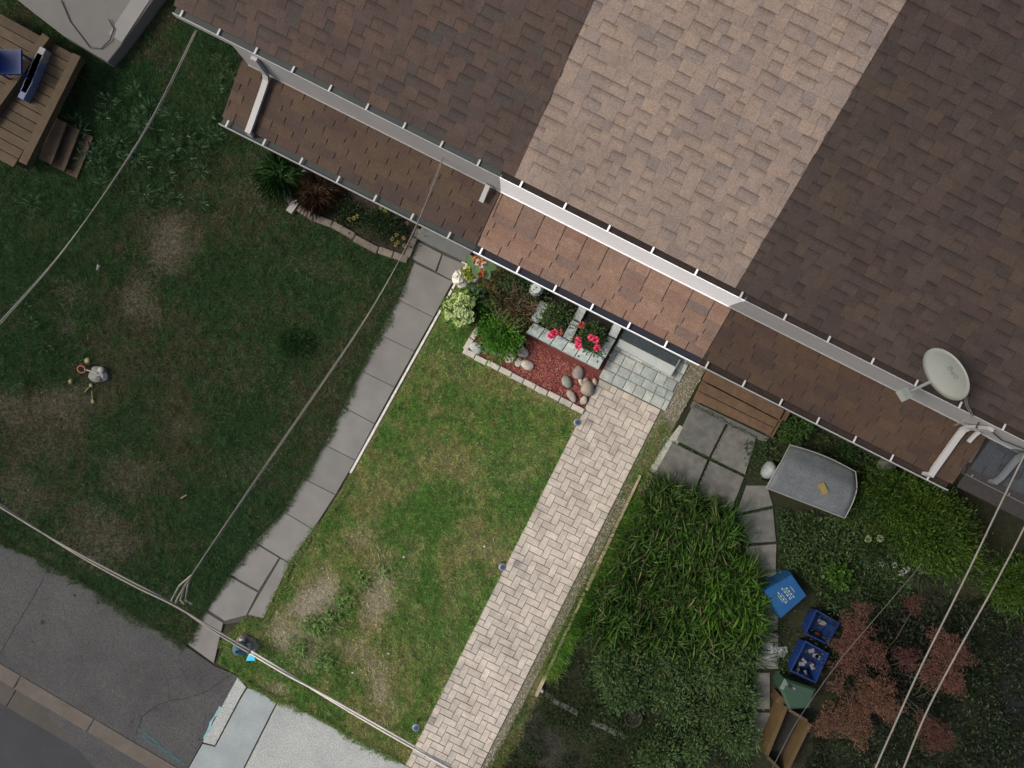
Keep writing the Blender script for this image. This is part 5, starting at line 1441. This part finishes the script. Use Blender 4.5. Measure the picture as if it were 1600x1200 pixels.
# reddish smoke bush: dark leaves with fluffy plumes
SB = thing('smoke_bush', P(1390, 1060, 0), 'smoke bush with fluffy reddish tan plumes under the wires', 'shrub')
SB_C = P(1390, 1060, .6)
mb = MB()
plumes = [(1338, 985, 24), (1345, 1010, 26), (1330, 1040, 22), (1370, 1030, 20), (1318, 1010, 16), (1420, 1030, 18), (1480, 1010, 26), (1505, 1030, 18), (1475, 1055, 26), (1492, 1072, 20), (1450, 1050, 16), (1370, 1080, 24), (1350, 1105, 26), (1330, 1125, 24), (1300, 1128, 22), (1285, 1140, 16), (1380, 1100, 24), (1345, 1150, 20), (1395, 1110, 18), (1450, 1135, 18), (1465, 1160, 20), (1480, 1150, 14), (1310, 1075, 12), (1430, 945, 14), (1350, 955, 14)]
V0, F0, C0 = [], [], []; off = 0
for i, (x, y, r_) in enumerate(plumes):
    p = P(x, y, .85); rr = r_ * .0115
    n = int(1500 * (r_ / 22) ** 2)
    dr = rng.normal(size=(n, 3)); dr /= np.linalg.norm(dr, axis=1)[:, None]; rad = rr * rng.random((n, 1)) ** .5 * (1 + .4 * np.sin(3 * np.arctan2(dr[:, 1:2], dr[:, 0:1]) + i))
    cen = np.array([[p.x, p.y, p.z - .05]]) + dr * rad * np.array([[1, 1, .6]])
    tint = [(.105, .052, .036), (.085, .038, .03), (.115, .062, .042)] if y < 1080 else [(.115, .065, .038), (.13, .078, .046), (.095, .05, .034)]
    if x > 1440 and y > 1100 or 1400 < x < 1440: tint = [(.085, .034, .028), (.07, .028, .024)]
    v, f, cl = leaves(cen, dr + rng.normal(size=(n, 3)) * .5, .02 + .025 * rng.random(n), .006 + .007 * rng.random(n), palette(np.array(tint) * 1.1 * np.array([1.05, .95, 1.0]), n, .25))
    V0.append(v); F0.append(f + off); C0.append(cl); off += len(v)
    b0 = Vector((SB_C.x, SB_C.y, -.01)) if i % 2 else P(1410, 1100, 0)
    mb.tube([b0, b0.lerp(p, .5) + Vector((0, 0, .12)), p], [.014, .008, .004], 5)
npmesh('plumes', np.concatenate(V0), np.concatenate(F0), M_LEAF, SB, np.concatenate(C0))
mb.build('branches', M['stem'], SB)
(V, Fc, cl), _ = crown(SB_C.x, SB_C.y, 0, 1.55, 1.25, .75, -.4, 6500, .06, .035, [(.012, .017, .008), (.016, .02, .01), (.02, .014, .012), (.011, .018, .010)], 40, .22)
npmesh('foliage', V, Fc, M_LEAF, SB, cl)

# leafy weeds around the lower right grass
WP = [(.048, .092, .026), (.06, .108, .034), (.042, .082, .022), (.07, .11, .042)]
random.seed(11)
spots = [(945, 1035, 'left end of the weeds below the tall grass'), (985, 1045, None), (1025, 1040, None), (1045, 1075, None), (1075, 1045, None), (1110, 1055, None), (1140, 1065, None), (1155, 1100, None), (1120, 1110, None), (960, 1085, None), (1010, 1095, None), (1060, 1115, None), (1130, 1150, None), (1040, 1170, None), (1090, 1165, None), (1015, 1190, None), (1160, 1150, None), (960, 1055, None), (1035, 1020, None), (1145, 1030, None)]
for x, y, _ in spots:
    shrub('tall_weed', x + random.uniform(-6, 6), y + random.uniform(-6, 6), .32, .32, .5, 900, .075, .024, WP, 'grey-green leafy weed standing below the tall grass of the right lot', 'weed', 'tall weeds of the right lot', clumps=12, spread=.34)
shrub('tall_weed', 1040, 1048, .12, .12, .5, 120, .06, .03, [(.10, .11, .02), (.07, .09, .02)], 'yellow-tipped weed among the grey-green weeds', 'weed', clumps=6)

# ================================================================== LEFT LOT
lb = thing('stone_bed_edging', P(540, 360, 0), 'curved row of brown stones edging the left flower bed', 'edging')
blocks(PX([(441, 292), (449, 308), (462, 322)]), .12, .08, M['edgestone_dim'], lb, .22, 'stone', jit=.012)
blocks(PX([(464, 324), (492, 342), (520, 352), (555, 372), (592, 392), (638, 408)]), .13, .08, M['edgestone_dim'], lb, .34, 'stone', jit=.012)
blocks(PX([(636, 402), (650, 372), (656, 358)]), .11, .08, M['edgestone_dim'], lb, .22, 'stone', jit=.01)
fb = thing('flower_bed', P(560, 345, -.02), 'dark soil flower bed along the left porch', 'flower bed')
MB().prism([(p.x, p.y) for p in PX([(442, 288), (464, 322), (520, 350), (592, 390), (636, 404), (656, 352), (640, 330), (480, 245), (440, 250)])], -.04, .02).build('soil', M['soil_brown'], fb)
fountain('ornamental_grass', 440, 272, .42, 900, .4, .7, [(.028, .085, .014), (.038, .10, .018), (.022, .065, .012)], 'dark green fountain grass at the left end of the bed', wid=.010)
fountain('ornamental_grass', 497, 300, .42, 1300, .35, .6, [(.10, .055, .028), (.08, .042, .022), (.055, .04, .018), (.12, .07, .036)], 'rust brown ornamental grass behind the stone edging', wid=.007)
shrub('trailing_plant', 545, 335, .35, .28, .3, 1300, .05, .025, [(.018, .034, .012), (.024, .045, .016)], 'low dark green plant right of the brown grass', 'plant', clumps=14)
mg = shrub('marigold_patch', 603, 355, .48, .30, .3, 2400, .05, .022, [(.022, .042, .014), (.03, .055, .018), (.018, .034, .012)], 'leafy marigold patch with yellow flowers beside the left step', 'flowers', clumps=20, rot=-.1)
for x, y in [(546, 343), (553, 341), (559, 338), (595, 325), (602, 329), (620, 367), (613, 373), (618, 382), (622, 378), (632, 384)]: flowers(x, y, .33, 26, .016, [(.22, .20, .05), (.26, .23, .07)], mg, .028, 'bloom')
for x, y in [(636, 349), (631, 372)]: flowers(x, y, .33, 26, .016, [(.22, .12, .05), (.26, .14, .08)], mg, .028, 'bloom')
p0 = P(458, 322, .1)
tag(MB().box((p0.x, p0.y, .06), (.27, .12, .12), ANG + R(55)).build('pale_block', M['whiteblock']), 'pale loose block leaning by the stone edging near the brown grass', 'block')
v, f = blob((P(478, 268).x, P(478, 268).y, .1), (.14, .12, .14), 31, 1, .5)
tag(MB().add(v, f).build('white_rock', M['whiteblock']), 'pale rough rock half under the left porch gutter', 'rock')
sp = P(512, 282, .1); tag(MB().box((sp.x, sp.y, .06), (.42, .2, .12), 0).build('grey_slab', M['whiteblock']), 'pale grey slab under the left porch gutter', 'slab')
shrub('lawn_bush', 455, 535, .36, .3, .25, 2600, .05, .018, [(.02, .058, .014), (.03, .075, .018), (.018, .046, .012)], 'low dark green bush in the middle of the left lawn', 'shrub', clumps=20)
# toy and its bits
tc = P(153, 585, .08)
ty = thing('toy_mower', (tc.x, tc.y, 0), 'grey toy mower with a red handle lying on the left lawn', 'toy')
ring = [(tc.x + .17 * math.cos(t) * (1 + .14 * math.cos(3 * t)), tc.y + .15 * math.sin(t) * (1 + .12 * math.sin(2 * t))) for t in np.linspace(0, 2 * math.pi, 17)[:-1]]
MB().prism(ring, -.0, .13, .04).build('body', M['toy'], ty)
q = P(153, 592, .14); MB().lathe((q.x, q.y, .125), [(.05, 0), (.05, .02), (.03, .022)], 14).build('cap', M['black'], ty)
q = P(158, 578, .14); MB().lathe((q.x, q.y, .125), [(.06, 0), (.055, .03), (.02, .05)], 12).build('engine', M['whiteblock'], ty, True)
h0, h1 = P(152, 583, .14), P(132, 577, .12)
MB().tube([h0, h1], .014, 6).build('handle', M['whiteblock'], ty)
mb = MB(); hc = P(128, 577, .12)
mb.tube([hc + Vector((.075 * math.cos(t), .06 * math.sin(t), 0)) for t in np.linspace(0, 2 * math.pi, 15)], .020, 6, False); mb.build('grip', M['toyred'], ty, True)
for x, y, l_, a_, lab in [(137, 564, .08, .3, 'pale yellow toy block above the red handle'), (111, 596, .09, 1.2, 'bright yellow toy piece left of the toy mower')]:
    p = P(x, y, .03); v, f = blob((p.x, p.y, .035), (.045, .05, .035), int(x), 1, .4)
    tag(MB().add(v, f).build('toy_piece', M['toyyellow']), lab, 'toy', 'yellow toy pieces')
for (x0, y0_), (x1, y1_), lab in [((132, 613), (142, 602), 'pale toy spoon lying diagonally below the toy mower'), ((144, 611), (145, 627), 'pale toy spoon lying upright in the photo below the toy mower')]:
    a_, b_ = P(x0, y0_, .03), P(x1, y1_, .03)
    mb = MB().tube([a_, b_], .012, 6); v, f = blob(b_, (.035, .035, .015), 3, 1, .2); mb.add(v, f)
    tag(mb.build('toy_spoon', M['toyyellow']), lab, 'toy', 'yellow toy pieces')
a_, b_ = P(282, 779, .04), P(292, 773, .05)
tag(MB().tube([a_, b_], .012, 6).build('stick', M['stick']), 'short pale stick lying on the dark lawn', 'stick')
a_, b_ = P(152, 422, .04), P(155, 414, .05)
tag(MB().tube([a_, b_], [.02, .035], 8).build('drink_can', M['whiteblock']), 'pale crushed can in the rough grass near the left cable', 'can')
for x, y, lab in [(607, 1021, 'white pebble beside the brown worn patch'), (551, 1051, 'white pebble below the coarse grass clumps'), (631, 870, 'tiny white pebble in the middle of the lawn'), (757, 854, 'small white leaf near the middle path light')]:
    p = P(x, y, .04); v, f = blob((p.x, p.y, .045), (.022, .014, .010), int(x), 1, .4)
    tag(MB().add(v, f).build('pebble', M['whitestone']), lab, 'pebble', 'white specks on the middle lawn')
# hydrant; added cyan flag stands in for its brighter side
hp = P(369, 1019, .42)
hy_ = thing('fire_hydrant', (hp.x, hp.y, 0), 'teal fire hydrant under the street cable by the pavement', 'hydrant')
MB().lathe((hp.x, hp.y, -.02), [(.13, 0), (.13, .04), (.085, .05), (.085, .2), (.115, .22), (.115, .26)], 18).build('barrel', M['hydrant'], hy_, True)
MB().lathe((hp.x, hp.y, .241), [(.13, 0), (.128, .03), (.10, .09), (.05, .15), (.03, .165)], 18).build('bonnet', M['hydrant'], hy_, True)
MB().lathe((hp.x, hp.y, .405), [(.028, 0), (.028, .05), (.02, .055)], 5).build('operating_nut', M['lampcell'], hy_)
for k in range(3):
    t_ = k * math.pi / 2 + ANG; d_ = Vector((math.cos(t_), math.sin(t_), 0)); o_ = Vector((hp.x, hp.y, .13))
    MB().tube([o_ + d_ * .08, o_ + d_ * .15, o_ + d_ * .155], [.055, .055, .04], 10).build('nozzle_cap', M['dimpaint'], hy_)
for k in range(8):
    t_ = 2 * math.pi * k / 8; MB().lathe((hp.x + .115 * math.cos(t_), hp.y + .115 * math.sin(t_), .255), [(.012, 0), (.012, .02)], 6).build('flange_bolt', M['rim_dim'], hy_)
mp = P(391, 1022, .3)
mk = thing('added_flag', (mp.x, mp.y, 0), 'added cyan flag on a stake, standing in for the brighter side of the hydrant', 'added flag')
MB().tube([(mp.x, mp.y, -.02), (mp.x, mp.y, .32)], .008, 6).build('stake', M['white'], mk)
MB().add([(*P(384, 1033, .3)[:2], .29), (*P(399, 1032, .3)[:2], .31), (*P(397, 1018, .3)[:2], .33), (*P(389, 1021, .3)[:2], .30)], [(0, 1, 2, 3)]).build('added_flag_cloth', M['cyan'], mk)
dw = P(385, 1008, .05)
v, f = blob((dw.x, dw.y, .03), (.18, .13, .06), 9, 2, .5)
tag(MB().add(v, f).build('stump_stone', M['edgestone_dim'], None), 'flat brownish stone half under the cable behind the hydrant', 'rock')

# ================================================================== TOP LEFT NEIGHBOUR
sh_ = thing('patio_slab', P(150, 20, 0), 'pale grey patio slab with a loose wire at the upper left corner', 'patio')
SQ = [(246, -10), (188, 72), (168, 97), (98, 55), (40, 10), (-20, -40), (120, -150), (320, -110)]
MB().prism([(p.x, p.y) for p in PX(SQ, .3)], -.05, .3, .01).build('slab', M['greyroof'], sh_)
a_, b_ = P(240, -10, .32), P(190, 66, .32); d_ = (b_ - a_).normalized(); s_ = Vector((d_.y, -d_.x, 0))
MB().prism([(q.x, q.y) for q in (a_ + s_ * .0, b_ + s_ * .0, b_ + s_ * .28, a_ + s_ * .28)], .302, .315).build('edge_trim', M['greyroof_edge'], sh_)
MB().tube([P(95, 0, .32), P(110, 35, .32), P(140, 74, .32), P(158, 76, .32), P(172, 62, .335), P(178, 45, .335), P(170, 30, .335)], .010, 5).build('loose_wire', M['black'], sh_)

dk = thing('wooden_deck', P(60, 90, 0), 'weathered brown wooden deck with edge beams at the upper left corner', 'deck')
DZ = .45
d0 = (110, 45)   # planks run from upper left to lower right across the deck
for k in range(13):
    t0 = k / 13
    a_, b_ = lerp2((128, 92), (20, 262), t0), lerp2((128, 92), (20, 262), (k + .93) / 13)
    c_, d_ = lerp2((-30, 5), (-140, 175), (k + .93) / 13), lerp2((-30, 5), (-140, 175), t0)
    board([a_, b_, c_, d_], DZ, .035, M['deck_tan'], dk)
def rail2(p0, p1, w, z, th, m, name, par):
    a_, b_ = P(*p0, z), P(*p1, z); d_ = (b_ - a_).normalized(); s_ = Vector((-d_.y, d_.x, 0)) * w / 2
    return MB().prism([(q.x, q.y) for q in (a_ - s_, b_ - s_, b_ + s_, a_ + s_)], z - th, z, .006).build(name, m, par)
rail2((72, 55), (-30, 195), .15, .60, .145, M['deck_tan'], 'kerb_beam', dk)
rail2((120, 85), (35, 255), .15, .60, .145, M['deck_tan'], 'kerb_beam', dk)
for x, y in [(112, 92), (-30, 30), (20, 250), (-100, 170)]:
    p = P(x, y, .3); MB().prism([(p.x - .045, p.y - .045), (p.x + .045, p.y - .045), (p.x + .045, p.y + .045), (p.x - .045, p.y + .045)], -.02, .41).build('post', M['deck'], dk)
sps = thing('deck_steps', P(100, 240, 0), 'tan wooden steps going down from the deck into the grass', 'steps')
for k in range(3):
    z = .36 - k * .13
    o = (k * 21, k * 11)
    board([(84 + o[0], 182 + o[1]), (60 + o[0] * .95, 247 + o[1]), (80 + o[0] * .95, 257 + o[1]), (104 + o[0], 192 + o[1])], z, .04, M['deck_tan'], sps)
for (x0, y0_), (x1, y1_) in [((84, 184), (140, 214)), ((62, 246), (118, 270))]:
    a_, b_ = P(x0, y0_, .3), P(x1, y1_, .2); d_ = (b_ - a_).normalized(); s_ = Vector((-d_.y, d_.x, 0)) * .02
    MB().add([a_ - s_ + Vector((0, 0, -.32)), b_ - s_ + Vector((0, 0, -.22)), b_ + s_ + Vector((0, 0, -.22)), a_ + s_ + Vector((0, 0, -.32)), a_ - s_ + Vector((0, 0, .015)), b_ - s_ + Vector((0, 0, -.145)), b_ + s_ + Vector((0, 0, -.145)), a_ + s_ + Vector((0, 0, .015))], [(3, 2, 1, 0), (4, 5, 6, 7), (0, 1, 5, 4), (1, 2, 6, 5), (2, 3, 7, 6), (3, 0, 4, 7)]).build('stringer', M['deck'], sps)
M['bluepale'] = mat('pale_blue_plastic', (.10, .12, .22), (.08, .10, .18), 6, 0.6)
M['whitepale'] = mat('off_white_plastic', (.20, .20, .20), (.17, .17, .17), 6, 0.6)
for k in range(6):
    a_ = lerp2((64, 92), (44, 142), k / 5)
    p = P(a_[0], a_[1], .55)
    tag(MB().box((p.x, p.y, DZ + .092), (.11, .36, .17), ANG + R(58) - R(90) + R(4)).build('storage_tote', M['whitepale'] if k < 2 else M['bluepale']), ['white panel at the patio end of the row on the deck', 'white panel next to the blue panels on the deck', 'pale blue panel next to the white panels on the deck', 'second pale blue panel from the white ones on the deck', 'third pale blue panel from the white ones on the deck', 'pale blue panel at the far end of the row on the deck'][k], 'panel', 'row of panels on the deck')
p = P(18, 100, .8)
ch = thing('blue_chair', (p.x, p.y, DZ), 'dark blue plastic chair on the deck at the left edge', 'chair')
MB().box((p.x, p.y, DZ + .42), (.45, .42, .05), ANG).build('seat', M['bluebin2'], ch)
MB().box((p.x - .2, p.y - .1, DZ + .68), (.05, .42, .45), ANG).build('backrest', M['bluebin2'], ch)
for a_ in (-1, 1):
    for b_ in (-1, 1):
        q = Matrix.Rotation(ANG, 3, 'Z') @ Vector((a_ * .18, b_ * .17, 0)); MB().tube([(p.x + q.x, p.y + q.y, DZ + .001), (p.x + q.x, p.y + q.y, DZ + .395)], .02, 6).build('leg', M['bluebin2'], ch)
